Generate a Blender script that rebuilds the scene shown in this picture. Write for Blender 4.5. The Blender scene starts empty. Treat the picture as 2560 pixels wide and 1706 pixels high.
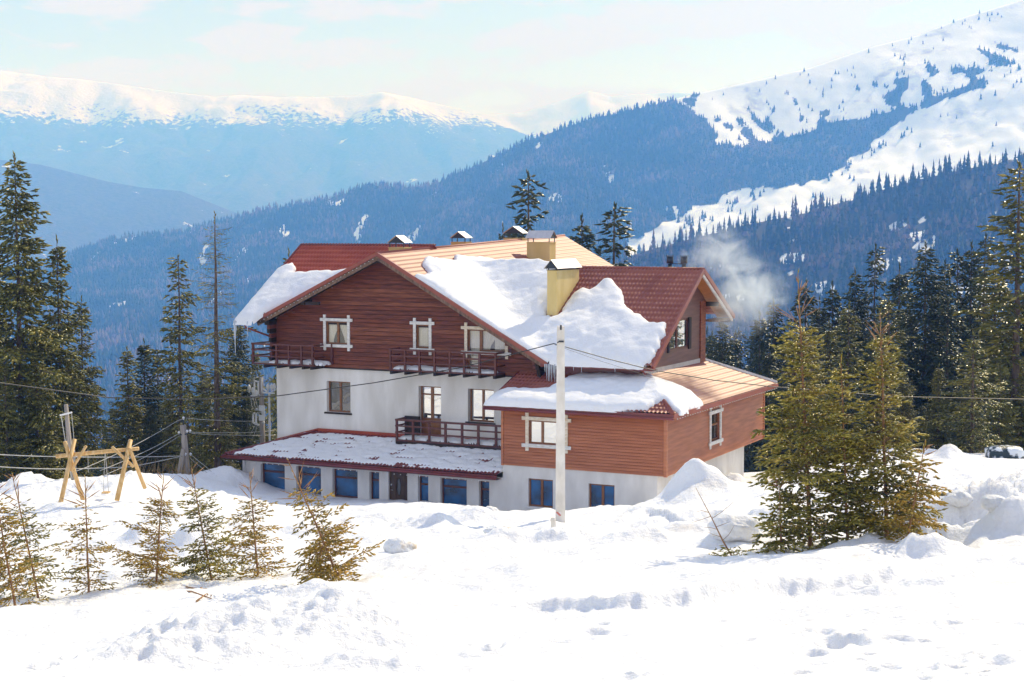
import bpy, bmesh, math, random
import numpy as np
from mathutils import Vector, Matrix, Euler

SC = bpy.context.scene
C = SC.collection
PI = math.pi
R = math.radians

# ------------------------------------------------------------------ camera, sky, sun, exposure
FPX, PCX, PCY, HOR = 3960.0, 1280.0, 853.0, 565.0          # photograph: 2560 x 1706
PITCH = math.atan((PCY - HOR) / FPX)
cam_d = bpy.data.cameras.new('camera')
cam = bpy.data.objects.new('camera', cam_d)
C.objects.link(cam)
cam.location = (0, 0, 0)
cam.rotation_euler = (PI / 2 - PITCH, 0, 0)
cam_d.sensor_width = 36.0
cam_d.lens = FPX / 2560 * 36
cam_d.clip_start = 0.5
cam_d.clip_end = 40000
SC.camera = cam

SUN_AZ, SUN_EL = 37.0, 38.0                                  # clockwise from straight ahead
world = bpy.data.worlds.new('World')
SC.world = world
world.use_nodes = True
nt = world.node_tree
nt.nodes.clear()
w_out = nt.nodes.new('ShaderNodeOutputWorld')
bg = nt.nodes.new('ShaderNodeBackground')
sky = nt.nodes.new('ShaderNodeTexSky')
sky.sky_type = 'NISHITA'
sky.sun_disc = False
sky.sun_elevation = R(SUN_EL)
sky.sun_rotation = R(SUN_AZ)
sky.altitude = 1200
sky.air_density = 1.0
sky.dust_density = 0.6
SKY_STRENGTH = 0.10
bg.inputs['Strength'].default_value = SKY_STRENGTH
tc = nt.nodes.new('ShaderNodeTexCoord')
mp = nt.nodes.new('ShaderNodeMapping')
mp.inputs['Scale'].default_value = (8.0, 8.0, 27.0)
mp.inputs['Location'].default_value = (1.7, 0.4, 0.25)
cn = nt.nodes.new('ShaderNodeTexNoise')
cn.inputs['Scale'].default_value = 1.9
cn.inputs['Detail'].default_value = 9.0
cn.inputs['Roughness'].default_value = 0.55
cn.inputs['Distortion'].default_value = 0.25
cr = nt.nodes.new('ShaderNodeValToRGB')
cr.color_ramp.elements[0].position = 0.475
cr.color_ramp.elements[0].color = (0.20, 0.20, 0.20, 1)
cr.color_ramp.elements[1].position = 0.55
cr.color_ramp.elements[1].color = (1, 1, 1, 1)
mx = nt.nodes.new('ShaderNodeMixRGB')
mx.inputs['Color2'].default_value = (6.1, 6.2, 7.2, 1)
nt.links.new(tc.outputs['Generated'], mp.inputs['Vector'])
nt.links.new(mp.outputs['Vector'], cn.inputs['Vector'])
nt.links.new(cn.outputs['Fac'], cr.inputs['Fac'])
nt.links.new(cr.outputs['Color'], mx.inputs['Fac'])
nt.links.new(sky.outputs['Color'], mx.inputs['Color1'])
nt.links.new(mx.outputs['Color'], bg.inputs['Color'])
nt.links.new(bg.outputs['Background'], w_out.inputs['Surface'])

sun_d = bpy.data.lights.new('sun', 'SUN')
sun_d.energy = 3.3
sun_d.angle = R(0.5)
sun_d.color = (1.0, 0.985, 0.975)
sun = bpy.data.objects.new('sun', sun_d)
C.objects.link(sun)
sun.rotation_euler = (R(90 - SUN_EL), 0, R(180 - SUN_AZ))

SC.view_settings.view_transform = 'Standard'
SC.view_settings.look = 'None'
SC.view_settings.exposure = 0.52
SC.view_settings.gamma = 1.0
SC.view_settings.use_curve_mapping = False
SC.render.engine = 'CYCLES'
SC.cycles.use_denoising = True
SC.cycles.max_bounces = 7
SC.cycles.diffuse_bounces = 3
SC.cycles.glossy_bounces = 2
SC.cycles.transmission_bounces = 3
SC.cycles.volume_bounces = 3
SC.cycles.transparent_max_bounces = 6
SC.cycles.volume_step_rate = 1.0
SC.cycles.caustics_reflective = False
SC.cycles.caustics_refractive = False

# ------------------------------------------------------------------ helpers
rnd = random.Random(7)
rng = np.random.default_rng(11)
DS = 2560 / 2353.0                                            # my reading scale of the photograph


def ray(px, py):
    a = (px - PCX) / FPX
    b = -(py - PCY) / FPX
    d = np.array([a, math.cos(PITCH) + b * math.sin(PITCH), -math.sin(PITCH) + b * math.cos(PITCH)])
    return d / d[1]


def at(px, py, Y):
    return ray(px, py) * Y


def atD(dx, dy, Y):
    return at(dx * DS, dy * DS, Y)


_S = np.array([
    [0, 0]])


def _grad(ix, iy, seed):
    h = (ix.astype(np.int64) * 374761393 + iy.astype(np.int64) * 668265263 + seed * 982451653) & 0x7fffffff
    h = (h ^ (h >> 13)) * 1274126177 & 0x7fffffff
    a = (h ^ (h >> 16)).astype(np.float64) / 0x7fffffff * 2 * PI
    return np.cos(a), np.sin(a)


def perlin(x, y, seed=0):
    x = np.asarray(x, float); y = np.asarray(y, float)
    x0 = np.floor(x); y0 = np.floor(y)
    fx = x - x0; fy = y - y0
    ux = fx * fx * fx * (fx * (fx * 6 - 15) + 10)
    uy = fy * fy * fy * (fy * (fy * 6 - 15) + 10)
    r = []
    for j in (0, 1):
        for i in (0, 1):
            gx, gy = _grad(x0 + i, y0 + j, seed)
            r.append(gx * (fx - i) + gy * (fy - j))
    return ((r[0] * (1 - ux) + r[1] * ux) * (1 - uy) + (r[2] * (1 - ux) + r[3] * ux) * uy) * 1.5


def fbm(x, y, octaves=4, seed=0, gain=0.5):
    s = 0; a = 1.0; t = 0
    for o in range(octaves):
        s = s + a * perlin(x * 2 ** o + 17.3 * o, y * 2 ** o - 9.1 * o, seed + o)
        t += a; a *= gain
    return s / t


def sstep(a, b, x):
    t = np.clip((np.asarray(x, float) - a) / (b - a), 0, 1)
    return t * t * (3 - 2 * t)


def mesh_from(verts, faces, name, mats, smooth=False, midx=None):
    me = bpy.data.meshes.new(name)
    verts = np.asarray(verts, dtype=np.float32)
    if isinstance(faces, np.ndarray):
        n, k = faces.shape
        me.vertices.add(len(verts)); me.vertices.foreach_set('co', verts.ravel())
        me.loops.add(n * k); me.loops.foreach_set('vertex_index', faces.astype(np.int32).ravel())
        me.polygons.add(n)
        me.polygons.foreach_set('loop_start', np.arange(0, n * k, k, dtype=np.int32))
        me.polygons.foreach_set('loop_total', np.full(n, k, dtype=np.int32))
    else:
        me.from_pydata([tuple(map(float, v)) for v in verts], [], [tuple(f) for f in faces])
    for m in (mats if isinstance(mats, (list, tuple)) else [mats]):
        me.materials.append(m)
    if midx is not None:
        me.polygons.foreach_set('material_index', np.asarray(midx, dtype=np.int32))
    if smooth:
        me.polygons.foreach_set('use_smooth', np.ones(len(me.polygons), dtype=bool))
    me.update(calc_edges=True)
    me.validate()
    return me


def obj(name, me, parent=None, loc=None, rotz=None, label=None, cat=None, group=None, kind=None):
    o = bpy.data.objects.new(name, me)
    C.objects.link(o)
    if parent is not None:
        o.parent = parent
    if loc is not None:
        o.location = loc
    if rotz is not None:
        o.rotation_euler = (0, 0, rotz)
    if label: o['label'] = label
    if cat: o['category'] = cat
    if group: o['group'] = group
    if kind: o['kind'] = kind
    return o


def thing(name, label, cat, loc=(0, 0, 0), rotz=0.0, group=None):
    return obj(name, None, None, loc, rotz, label, cat, group)


def copy_tree(o, parent=None):
    c = o.copy(); C.objects.link(c)
    if parent is not None: c.parent = parent
    for ch in list(o.children):
        copy_tree(ch, c)
    return c


class MB:
    """collects shapes, builds ONE mesh"""
    def __init__(s):
        s.v = []; s.f = []

    def add(s, vs, fs):
        n = len(s.v)
        s.v += [tuple(map(float, p)) for p in vs]
        s.f += [tuple(i + n for i in f) for f in fs]
        return s

    def box(s, x0, x1, y0, y1, z0, z1):
        vs = [(x0, y0, z0), (x1, y0, z0), (x1, y1, z0), (x0, y1, z0), (x0, y0, z1), (x1, y0, z1), (x1, y1, z1), (x0, y1, z1)]
        return s.add(vs, [(0, 3, 2, 1), (4, 5, 6, 7), (0, 1, 5, 4), (1, 2, 6, 5), (2, 3, 7, 6), (3, 0, 4, 7)])

    def bar(s, p0, p1, w, h, up=(0, 0, 1)):
        p0 = np.array(p0, float); p1 = np.array(p1, float)
        d = p1 - p0; d /= np.linalg.norm(d)
        up = np.array(up, float)
        sd = np.cross(d, up); sd /= np.linalg.norm(sd)
        u2 = np.cross(sd, d)
        vs = []
        for p in (p0, p1):
            for a, b in ((-1, -1), (1, -1), (1, 1), (-1, 1)):
                vs.append(p + sd * a * w / 2 + u2 * b * h / 2)
        return s.add(vs, [(3, 2, 1, 0), (4, 5, 6, 7), (0, 1, 5, 4), (1, 2, 6, 5), (2, 3, 7, 6), (3, 0, 4, 7)])

    def tube(s, pts, rad, n=6, caps=True):
        pts = [np.array(p, float) for p in pts]
        if not hasattr(rad, '__len__'): rad = [rad] * len(pts)
        vs = []; fs = []
        ref = np.array([0.13, 0.31, 0.94])
        for i, p in enumerate(pts):
            a = pts[max(i - 1, 0)]; b = pts[min(i + 1, len(pts) - 1)]
            d = b - a; d /= (np.linalg.norm(d) + 1e-9)
            r0 = ref if abs(d @ ref) < 0.95 else np.array([1.0, 0.1, 0])
            e1 = np.cross(d, r0); e1 /= np.linalg.norm(e1); e2 = np.cross(d, e1)
            for k in range(n):
                t = 2 * PI * k / n
                vs.append(p + (e1 * math.cos(t) + e2 * math.sin(t)) * rad[i])
        for i in range(len(pts) - 1):
            for k in range(n):
                k2 = (k + 1) % n
                fs.append((i * n + k, i * n + k2, (i + 1) * n + k2, (i + 1) * n + k))
        if caps:
            fs.append(tuple(range(n - 1, -1, -1)))
            fs.append(tuple((len(pts) - 1) * n + k for k in range(n)))
        return s.add(vs, fs)

    def quad(s, *p):
        return s.add(p, [tuple(range(len(p)))])

    def prism(s, poly, off):
        """polygon (list of 3-D points) extruded by vector off"""
        n = len(poly)
        off = np.array(off, float)
        vs = [np.array(p, float) for p in poly] + [np.array(p, float) + off for p in poly]
        fs = [tuple(range(n)), tuple(range(2 * n - 1, n - 1, -1))]
        for i in range(n):
            j = (i + 1) % n
            fs.append((i, i + n, j + n, j))
        return s.add(vs, fs)

    def build(s, name, mat, parent=None, smooth=False, **kw):
        me = bpy.data.meshes.new(name)
        me.from_pydata(s.v, [], s.f)
        bm = bmesh.new(); bm.from_mesh(me)
        bmesh.ops.recalc_face_normals(bm, faces=bm.faces)
        bm.to_mesh(me); bm.free()
        for m in (mat if isinstance(mat, (list, tuple)) else [mat]):
            me.materials.append(m)
        if smooth:
            me.polygons.foreach_set('use_smooth', np.ones(len(me.polygons), dtype=bool))
        me.update()
        return obj(name, me, parent, **kw)


# ------------------------------------------------------------------ materials
def nodes_of(name):
    m = bpy.data.materials.new(name)
    m.use_nodes = True
    return m, m.node_tree, m.node_tree.nodes['Principled BSDF']


def N(t, kind, **kw):
    n = t.nodes.new(kind)
    for k, v in kw.items():
        if k in n.inputs.keys(): n.inputs[k].default_value = v
        else: setattr(n, k, v)
    return n


def noisy(name, c0, c1, scale=6, detail=5, rough=0.7, bump=0.0, bscale=None, stretch=(1, 1, 1), spec=0.5, coord='Object', lo=0.35, hi=0.65, metallic=0.0, bdist=0.02):
    m, t, p = nodes_of(name)
    tc = N(t, 'ShaderNodeTexCoord'); mp = N(t, 'ShaderNodeMapping')
    mp.inputs['Scale'].default_value = stretch
    no = N(t, 'ShaderNodeTexNoise', Scale=scale, Detail=detail)
    t.links.new(tc.outputs[coord], mp.inputs['Vector']); t.links.new(mp.outputs['Vector'], no.inputs['Vector'])
    r = N(t, 'ShaderNodeValToRGB')
    r.color_ramp.elements[0].position = lo; r.color_ramp.elements[0].color = (*c0, 1)
    r.color_ramp.elements[1].position = hi; r.color_ramp.elements[1].color = (*c1, 1)
    t.links.new(no.outputs['Fac'], r.inputs['Fac']); t.links.new(r.outputs['Color'], p.inputs['Base Color'])
    p.inputs['Roughness'].default_value = rough
    p.inputs['Specular IOR Level'].default_value = spec
    p.inputs['Metallic'].default_value = metallic
    if bump:
        n2 = N(t, 'ShaderNodeTexNoise', Scale=bscale or scale * 3, Detail=6.0)
        t.links.new(mp.outputs['Vector'], n2.inputs['Vector'])
        b = N(t, 'ShaderNodeBump', Strength=bump, Distance=bdist)
        t.links.new(n2.outputs['Fac'], b.inputs['Height']); t.links.new(b.outputs['Normal'], p.inputs['Normal'])
    return m


def snow_mat(name, bump=0.35, bscale=9.0, dirty=0.0, bdist=0.03):
    m, t, p = nodes_of(name)
    p.inputs['Base Color'].default_value = (0.88, 0.89, 0.91, 1)
    p.inputs['Roughness'].default_value = 0.65
    p.inputs['Specular IOR Level'].default_value = 0.25
    tc = N(t, 'ShaderNodeTexCoord')
    n1 = N(t, 'ShaderNodeTexNoise', Scale=bscale, Detail=8.0, Roughness=0.62)
    t.links.new(tc.outputs['Object'], n1.inputs['Vector'])
    b = N(t, 'ShaderNodeBump', Strength=bump, Distance=bdist)
    t.links.new(n1.outputs['Fac'], b.inputs['Height']); t.links.new(b.outputs['Normal'], p.inputs['Normal'])
    if dirty:
        n2 = N(t, 'ShaderNodeTexNoise', Scale=0.35, Detail=7.0, Roughness=0.7)
        t.links.new(tc.outputs['Object'], n2.inputs['Vector'])
        r = N(t, 'ShaderNodeValToRGB')
        r.color_ramp.elements[0].position = 0.58; r.color_ramp.elements[0].color = (0.88, 0.89, 0.91, 1)
        r.color_ramp.elements[1].position = 0.80; r.color_ramp.elements[1].color = (0.66, 0.62, 0.58, 1)
        t.links.new(n2.outputs['Fac'], r.inputs['Fac']); t.links.new(r.outputs['Color'], p.inputs['Base Color'])
    return m


M_SNOW = snow_mat('snow_ground', 0.9, 5.0, dirty=0.3, bdist=0.09)
M_RSNOW = snow_mat('snow_roof', 0.55, 10.0, bdist=0.05)
M_STUCCO = noisy('stucco', (0.68, 0.645, 0.59), (0.86, 0.83, 0.79), scale=1.1, detail=10, rough=0.9, bump=0.25, bscale=30, stretch=(1, 1, 0.28), spec=0.2)
M_STUCCO2 = noisy('stucco_pale', (0.68, 0.655, 0.62), (0.82, 0.80, 0.765), scale=1.5, detail=9, rough=0.9, bump=0.25, bscale=30, stretch=(1, 1, 0.4), spec=0.2)
M_DKWOOD = noisy('dark_red_wood', (0.10, 0.022, 0.009), (0.22, 0.055, 0.021), scale=2.2, detail=10, rough=0.55, bump=0.3, bscale=12, stretch=(0.6, 1, 7), spec=0.4)
M_DKWOOD2 = noisy('dark_red_wood_b', (0.15, 0.038, 0.015), (0.28, 0.085, 0.034), scale=2.6, detail=10, rough=0.5, bump=0.3, bscale=12, stretch=(0.6, 1, 7), spec=0.4)
M_BALC = noisy('balcony_wood', (0.085, 0.018, 0.014), (0.14, 0.035, 0.024), scale=5, rough=0.45, spec=0.5)
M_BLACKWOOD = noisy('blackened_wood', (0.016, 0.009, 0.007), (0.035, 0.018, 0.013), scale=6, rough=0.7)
M_SIDING = noisy('brown_siding', (0.38, 0.125, 0.052), (0.54, 0.20, 0.092), scale=1.2, detail=9, rough=0.42, bump=0.1, bscale=30, stretch=(0.5, 0.5, 6), spec=0.5)
M_SIDING2 = noisy('grey_brown_siding', (0.14, 0.065, 0.048), (0.19, 0.09, 0.07), scale=1.5, detail=9, rough=0.5, stretch=(0.5, 0.5, 6), spec=0.4)
M_PALEWOOD = noisy('pale_trim_wood', (0.66, 0.54, 0.38), (0.84, 0.75, 0.62), scale=5, detail=8, rough=0.6, stretch=(1, 1, 3))
M_GREYWOOD = noisy('weathered_trim_wood', (0.60, 0.58, 0.55), (0.80, 0.78, 0.74), scale=5, detail=8, rough=0.7, stretch=(1, 1, 3))
M_BARGE = noisy('bargeboard_wood', (0.12, 0.065, 0.04), (0.24, 0.15, 0.10), scale=4, detail=8, rough=0.7, stretch=(3, 1, 1))
M_ORANGE = noisy('orange_soffit', (0.48, 0.20, 0.05), (0.62, 0.29, 0.08), scale=4, rough=0.5, stretch=(1, 5, 1))
M_FRAME = noisy('window_frame_brown', (0.20, 0.075, 0.022), (0.28, 0.11, 0.035), scale=6, rough=0.35, spec=0.5)
M_FRAMERED = noisy('window_frame_red', (0.10, 0.025, 0.014), (0.14, 0.038, 0.02), scale=6, rough=0.4, spec=0.5)
M_TILE1 = noisy('red_metal_tile', (0.33, 0.050, 0.022), (0.42, 0.075, 0.036), scale=0.9, detail=8, rough=0.5, spec=0.4)
M_TILE2 = noisy('faded_red_metal_tile', (0.27, 0.078, 0.055), (0.34, 0.11, 0.078), scale=0.9, detail=8, rough=0.50, spec=0.35)
M_FASCIA = noisy('red_metal_flashing', (0.25, 0.05, 0.03), (0.30, 0.07, 0.04), scale=2, rough=0.35, spec=0.6)
M_DKRED = noisy('dark_red_metal', (0.15, 0.018, 0.020), (0.20, 0.028, 0.028), scale=2, rough=0.35, spec=0.6)
M_YELLOW = noisy('yellow_render', (0.66, 0.50, 0.20), (0.74, 0.58, 0.27), scale=1.6, detail=9, rough=0.85, bump=0.15, bscale=30, stretch=(1, 1, 0.4), spec=0.2)
M_TIN = noisy('tin_sheet', (0.52, 0.50, 0.52), (0.62, 0.60, 0.61), scale=3, rough=0.35, metallic=0.6)
M_BLKMETAL = noisy('black_metal', (0.006, 0.012, 0.025), (0.012, 0.02, 0.035), scale=5, rough=0.4, spec=0.6)
M_CONC = noisy('pole_concrete', (0.66, 0.62, 0.55), (0.84, 0.80, 0.74), scale=3, detail=9, rough=0.9, bump=0.2, bscale=25, stretch=(1, 1, 0.5))
M_LOG = noisy('peeled_log', (0.56, 0.33, 0.11), (0.72, 0.50, 0.24), scale=3, detail=9, rough=0.6, stretch=(4, 4, 0.8))
M_OLDPOLE = noisy('grey_pole_wood', (0.28, 0.24, 0.21), (0.42, 0.37, 0.32), scale=3, detail=9, rough=0.85, stretch=(5, 5, 0.5))
M_WHITEMETAL = noisy('white_metal', (0.66, 0.66, 0.66), (0.78, 0.78, 0.78), scale=4, rough=0.4)
M_CABLE = noisy('black_cable', (0.015, 0.015, 0.016), (0.03, 0.03, 0.03), scale=4, rough=0.5)
M_PCABLE = noisy('pale_cable', (0.40, 0.40, 0.38), (0.55, 0.55, 0.52), scale=4, rough=0.45)
M_BARK = noisy('spruce_bark', (0.075, 0.052, 0.040), (0.19, 0.14, 0.11), scale=6, detail=9, rough=0.95, bump=0.4, stretch=(2, 2, 0.5))
M_YBARK = noisy('young_spruce_bark', (0.26, 0.12, 0.05), (0.42, 0.24, 0.11), scale=9, detail=9, rough=0.8, stretch=(2, 2, 0.5))
M_ICE, _t, _p = nodes_of('ice')
_p.inputs['Base Color'].default_value = (0.80, 0.87, 0.95, 1); _p.inputs['Roughness'].default_value = 0.12
_p.inputs['Transmission Weight'].default_value = 0.35; _p.inputs['IOR'].default_value = 1.31
M_CURT = noisy('cream_curtain', (0.74, 0.68, 0.55), (0.82, 0.77, 0.65), scale=2, rough=0.9)
M_DOOR = noisy('entrance_door_wood', (0.055, 0.026, 0.012), (0.10, 0.048, 0.022), scale=4, detail=8, rough=0.4, stretch=(3, 1, 0.6))
M_ROOM = noisy('room_interior', (0.10, 0.08, 0.06), (0.16, 0.13, 0.10), scale=2, rough=0.9)
M_CHROME, _t, _p = nodes_of('chrome'); _p.inputs['Metallic'].default_value = 1.0; _p.inputs['Roughness'].default_value = 0.2


def glass(name, base, refl, rough=0.02, wave=0.02):
    m, t, p = nodes_of(name)
    t.nodes.remove(p)
    out = [n for n in t.nodes if n.type == 'OUTPUT_MATERIAL'][0]
    pr = N(t, 'ShaderNodeBsdfPrincipled')
    pr.inputs['Base Color'].default_value = (*base, 1); pr.inputs['Roughness'].default_value = 0.15
    tg = N(t, 'ShaderNodeTexCoord'); ng = N(t, 'ShaderNodeTexNoise', Scale=1.1, Detail=3.0); t.links.new(tg.outputs['Object'], ng.inputs['Vector'])
    rg = N(t, 'ShaderNodeValToRGB'); rg.color_ramp.elements[0].position = 0.38; rg.color_ramp.elements[0].color = (*[c * 0.35 for c in base], 1)
    rg.color_ramp.elements[1].position = 0.66; rg.color_ramp.elements[1].color = (*[c * 1.7 for c in base], 1)
    t.links.new(ng.outputs['Fac'], rg.inputs['Fac']); t.links.new(rg.outputs['Color'], pr.inputs['Base Color'])
    gl = N(t, 'ShaderNodeBsdfGlossy', Roughness=rough)
    gl.inputs['Color'].default_value = (0.93, 0.95, 0.97, 1)
    tc = N(t, 'ShaderNodeTexCoord'); no = N(t, 'ShaderNodeTexNoise', Scale=1.6, Detail=1.0)
    b = N(t, 'ShaderNodeBump', Strength=wave, Distance=0.2)
    t.links.new(tc.outputs['Object'], no.inputs['Vector']); t.links.new(no.outputs['Fac'], b.inputs['Height'])
    t.links.new(b.outputs['Normal'], gl.inputs['Normal'])
    mix = N(t, 'ShaderNodeMixShader', Fac=refl)
    t.links.new(pr.outputs[0], mix.inputs[1]); t.links.new(gl.outputs[0], mix.inputs[2]); t.links.new(mix.outputs[0], out.inputs['Surface'])
    return m


M_GLBLUE = glass('blue_tinted_glass', (0.0, 0.075, 0.21), 0.06, wave=0.03)
M_GLMIR = glass('bright_reflecting_glass', (0.10, 0.11, 0.12), 0.62, wave=0.02)
M_GLDARK = glass('dark_glass', (0.03, 0.022, 0.015), 0.12, wave=0.06)
M_GLCLEAR, _t, _p = nodes_of('clear_glass'); _t.nodes.remove(_p)
_o = [n for n in _t.nodes if n.type == 'OUTPUT_MATERIAL'][0]
_a = N(_t, 'ShaderNodeBsdfTransparent'); _g = N(_t, 'ShaderNodeBsdfGlossy', Roughness=0.02); _m = N(_t, 'ShaderNodeMixShader', Fac=0.12)
_t.links.new(_a.outputs[0], _m.inputs[1]); _t.links.new(_g.outputs[0], _m.inputs[2]); _t.links.new(_m.outputs[0], _o.inputs['Surface'])


def needle_mat(name, cols, trans=0.35):
    m, t, p = nodes_of(name)
    out = [n for n in t.nodes if n.type == 'OUTPUT_MATERIAL'][0]
    g = N(t, 'ShaderNodeNewGeometry'); oi = N(t, 'ShaderNodeObjectInfo')
    tc = N(t, 'ShaderNodeTexCoord'); no = N(t, 'ShaderNodeTexNoise', Scale=0.9, Detail=3.0)
    t.links.new(tc.outputs['Object'], no.inputs['Vector'])
    ad = N(t, 'ShaderNodeMath', operation='MULTIPLY_ADD'); ad.inputs[1].default_value = 0.45
    t.links.new(g.outputs['Random Per Island'], ad.inputs[0])
    a2 = N(t, 'ShaderNodeMath', operation='MULTIPLY_ADD'); a2.inputs[1].default_value = 1.1; a2.inputs[2].default_value = -0.32
    t.links.new(no.outputs['Fac'], a2.inputs[0]); t.links.new(a2.outputs[0], ad.inputs[2])
    r = N(t, 'ShaderNodeValToRGB')
    r.color_ramp.elements[0].position = 0.05; r.color_ramp.elements[0].color = (*cols[0], 1)
    r.color_ramp.elements[1].position = 0.9; r.color_ramp.elements[1].color = (*cols[2], 1)
    e = r.color_ramp.elements.new(0.5); e.color = (*cols[1], 1)
    t.links.new(ad.outputs[0], r.inputs['Fac'])
    t.links.new(r.outputs['Color'], p.inputs['Base Color'])
    p.inputs['Roughness'].default_value = 0.33; p.inputs['Specular IOR Level'].default_value = 0.75
    tr = N(t, 'ShaderNodeBsdfTranslucent')
    t.links.new(r.outputs['Color'], tr.inputs['Color'])
    mix = N(t, 'ShaderNodeMixShader', Fac=trans)
    t.links.new(p.outputs[0], mix.inputs[1]); t.links.new(tr.outputs[0], mix.inputs[2]); t.links.new(mix.outputs[0], out.inputs['Surface'])
    return m


M_NEEDLE = needle_mat('spruce_needles', ((0.05, 0.068, 0.016), (0.23, 0.23, 0.045), (0.66, 0.55, 0.12)), 0.38)
M_NEEDLE_DK = needle_mat('forest_spruce_needles', ((0.028, 0.055, 0.032), (0.085, 0.115, 0.050), (0.25, 0.24, 0.10)), 0.45)
M_NEEDLE_Y = needle_mat('golden_spruce_needles', ((0.17, 0.15, 0.02), (0.62, 0.44, 0.06), (0.92, 0.64, 0.16)), 0.45)
M_NEEDLE_G = needle_mat('young_green_spruce_needles', ((0.04, 0.06, 0.010), (0.42, 0.36, 0.045), (0.95, 0.76, 0.17)), 0.32)
M_NEEDLE_DRY = needle_mat('dead_brown_twigs', ((0.07, 0.05, 0.035), (0.15, 0.11, 0.08), (0.24, 0.18, 0.13)), 0.1)

# ------------------------------------------------------------------ lodge frame (needed by the ground, too)
TH = R(26.4)
LU = np.array([math.cos(TH), -math.sin(TH), 0.0]); LV = np.array([math.sin(TH), math.cos(TH), 0.0])
LO = ray(1664, 1192) * 68.0                                   # outer lower corner of the clad wing


def LW(u, v, z):
    return LO + LU * u + LV * v + np.array([0, 0, z])


# ------------------------------------------------------------------ the near ground
CTRL = [  # (reading x, reading y, distance)
    (0, 1568, 15), (600, 1568, 15), (1200, 1568, 15), (1800, 1568, 15), (2353, 1568, 15), (-700, 1568, 15), (3000, 1568, 15),
    (0, 1470, 22.5), (700, 1440, 22), (1200, 1420, 23), (1800, 1420, 23), (2353, 1400, 23), (-600, 1460, 24), (2900, 1400, 24),
    (30, 1388, 33), (350, 1345, 36), (560, 1315, 37), (740, 1338, 34), (900, 1296, 37), (1200, 1268, 38), (1500, 1262, 38), (1800, 1262, 38),
    (2100, 1268, 37), (2353, 1262, 36), (-500, 1400, 34), (2900, 1260, 36),
    (900, 1287, 40), (1200, 1263, 41), (1500, 1262, 41), (1800, 1258, 41),
    (0, 1325, 39), (250, 1300, 41), (450, 1290, 42), (700, 1265, 43),
    (1000, 1240, 45), (1300, 1236, 45), (1600, 1226, 44), (1900, 1215, 43), (2200, 1215, 42), (2353, 1200, 42),
    (100, 1240, 47), (300, 1225, 48), (500, 1215, 50), (800, 1215, 50),
    (180, 1158, 55), (330, 1142, 57), (-400, 1220, 50),
    (1040, 1160, 60), (1180, 1191, 57), (1287, 1197, 56), (1420, 1187, 56), (1530, 1153, 58), (1700, 1118, 60), (1900, 1090, 62),
    (2100, 1062, 64), (2353, 1062, 66), (2050, 1030, 74), (2200, 1050, 72), (2353, 1050, 74), (2900, 1060, 66), (2353, 1130, 54), (2100, 1130, 55),
    (0, 1140, 66), (120, 1106, 73), (300, 1094, 74), (450, 1094, 75), (540, 1103, 77), (-500, 1150, 72), (480, 1130, 66), (640, 1162, 66), (640, 1152, 71), (840, 1163, 66), (840, 1157, 70), (600, 1168, 60), (780, 1177, 60), (900, 1176, 59), (420, 1160, 62),
]
CP = np.array([atD(*c) for c in CTRL])
_u = [(-24.5, -0.6, -2.15), (-22, -1.2, -2.15), (-18, -1.2, -2.12), (-13.5, -1.0, -2.0), (-9, -1, -2.0), (-5, -1, -2.1), (-1, -1, -1.9), (1.0, 2, -1.6), (1.0, 8, -1.5), (1.5, 13, -1.5),
      (-15, 2, -2.2), (-8, 6, -2.2), (-24.5, 6, -2.4), (-15, 12, -2.4)]
CP = np.vstack([CP, np.array([LW(*q) for q in _u]),
                np.array([[0, 0, -1.7], [-12, 0, -1.5], [12, 0, -1.6], [0, -25, 1.5], [-20, -25, 1.6], [20, -25, 1.6], [0, -60, 8.0], [-40, -60, 8], [40, -60, 8],
                          [0, 8, -2.9], [-45, 92, -16], [0, 98, -16], [45, 92, -14], [-60, 60, -11], [60, 60, -9], [-40, 20, -5], [40, 20, -5]], float)])


def _tps(a, b):
    d2 = ((a[:, None, :] - b[None, :, :]) ** 2).sum(-1)
    return 0.5 * d2 * np.log(d2 + 1e-9)


_n = len(CP)
_K = _tps(CP[:, :2], CP[:, :2]) + np.eye(_n) * 0.6
_P = np.hstack([np.ones((_n, 1)), CP[:, :2]])
_A = np.zeros((_n + 3, _n + 3)); _A[:_n, :_n] = _K; _A[:_n, _n:] = _P; _A[_n:, :_n] = _P.T
_W = np.linalg.solve(_A, np.concatenate([CP[:, 2], [0, 0, 0]]))


def base_ground(x, y):
    x = np.asarray(x, float); y = np.asarray(y, float)
    sh = x.shape
    q = np.stack([x.ravel(), y.ravel()], 1)
    out = np.empty(len(q))
    for i in range(0, len(q), 20000):
        s = q[i:i + 20000]
        out[i:i + 20000] = _tps(s, CP[:, :2]) @ _W[:_n] + _W[_n] + s @ _W[_n + 1:]
    z = out.reshape(sh)
    far = -15.5 - 0.27 * (y - 92) + 0.9 * fbm(x / 25, y / 25, 3, 5)
    t = sstep(82, 98, y)
    return z * (1 - t) + far * t


def hitD(dx, dy, lo=10.0, hi=95.0):
    """distance at which the line of sight through a reading first meets the plain ground"""
    ys = np.arange(lo, hi, 0.25)
    d = ray(dx * DS, dy * DS)
    g = base_ground(d[0] * ys, ys)
    w = np.where(d[2] * ys < g)[0]
    Y = ys[w[0]] if len(w) else hi
    return d[0] * Y, Y


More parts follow.
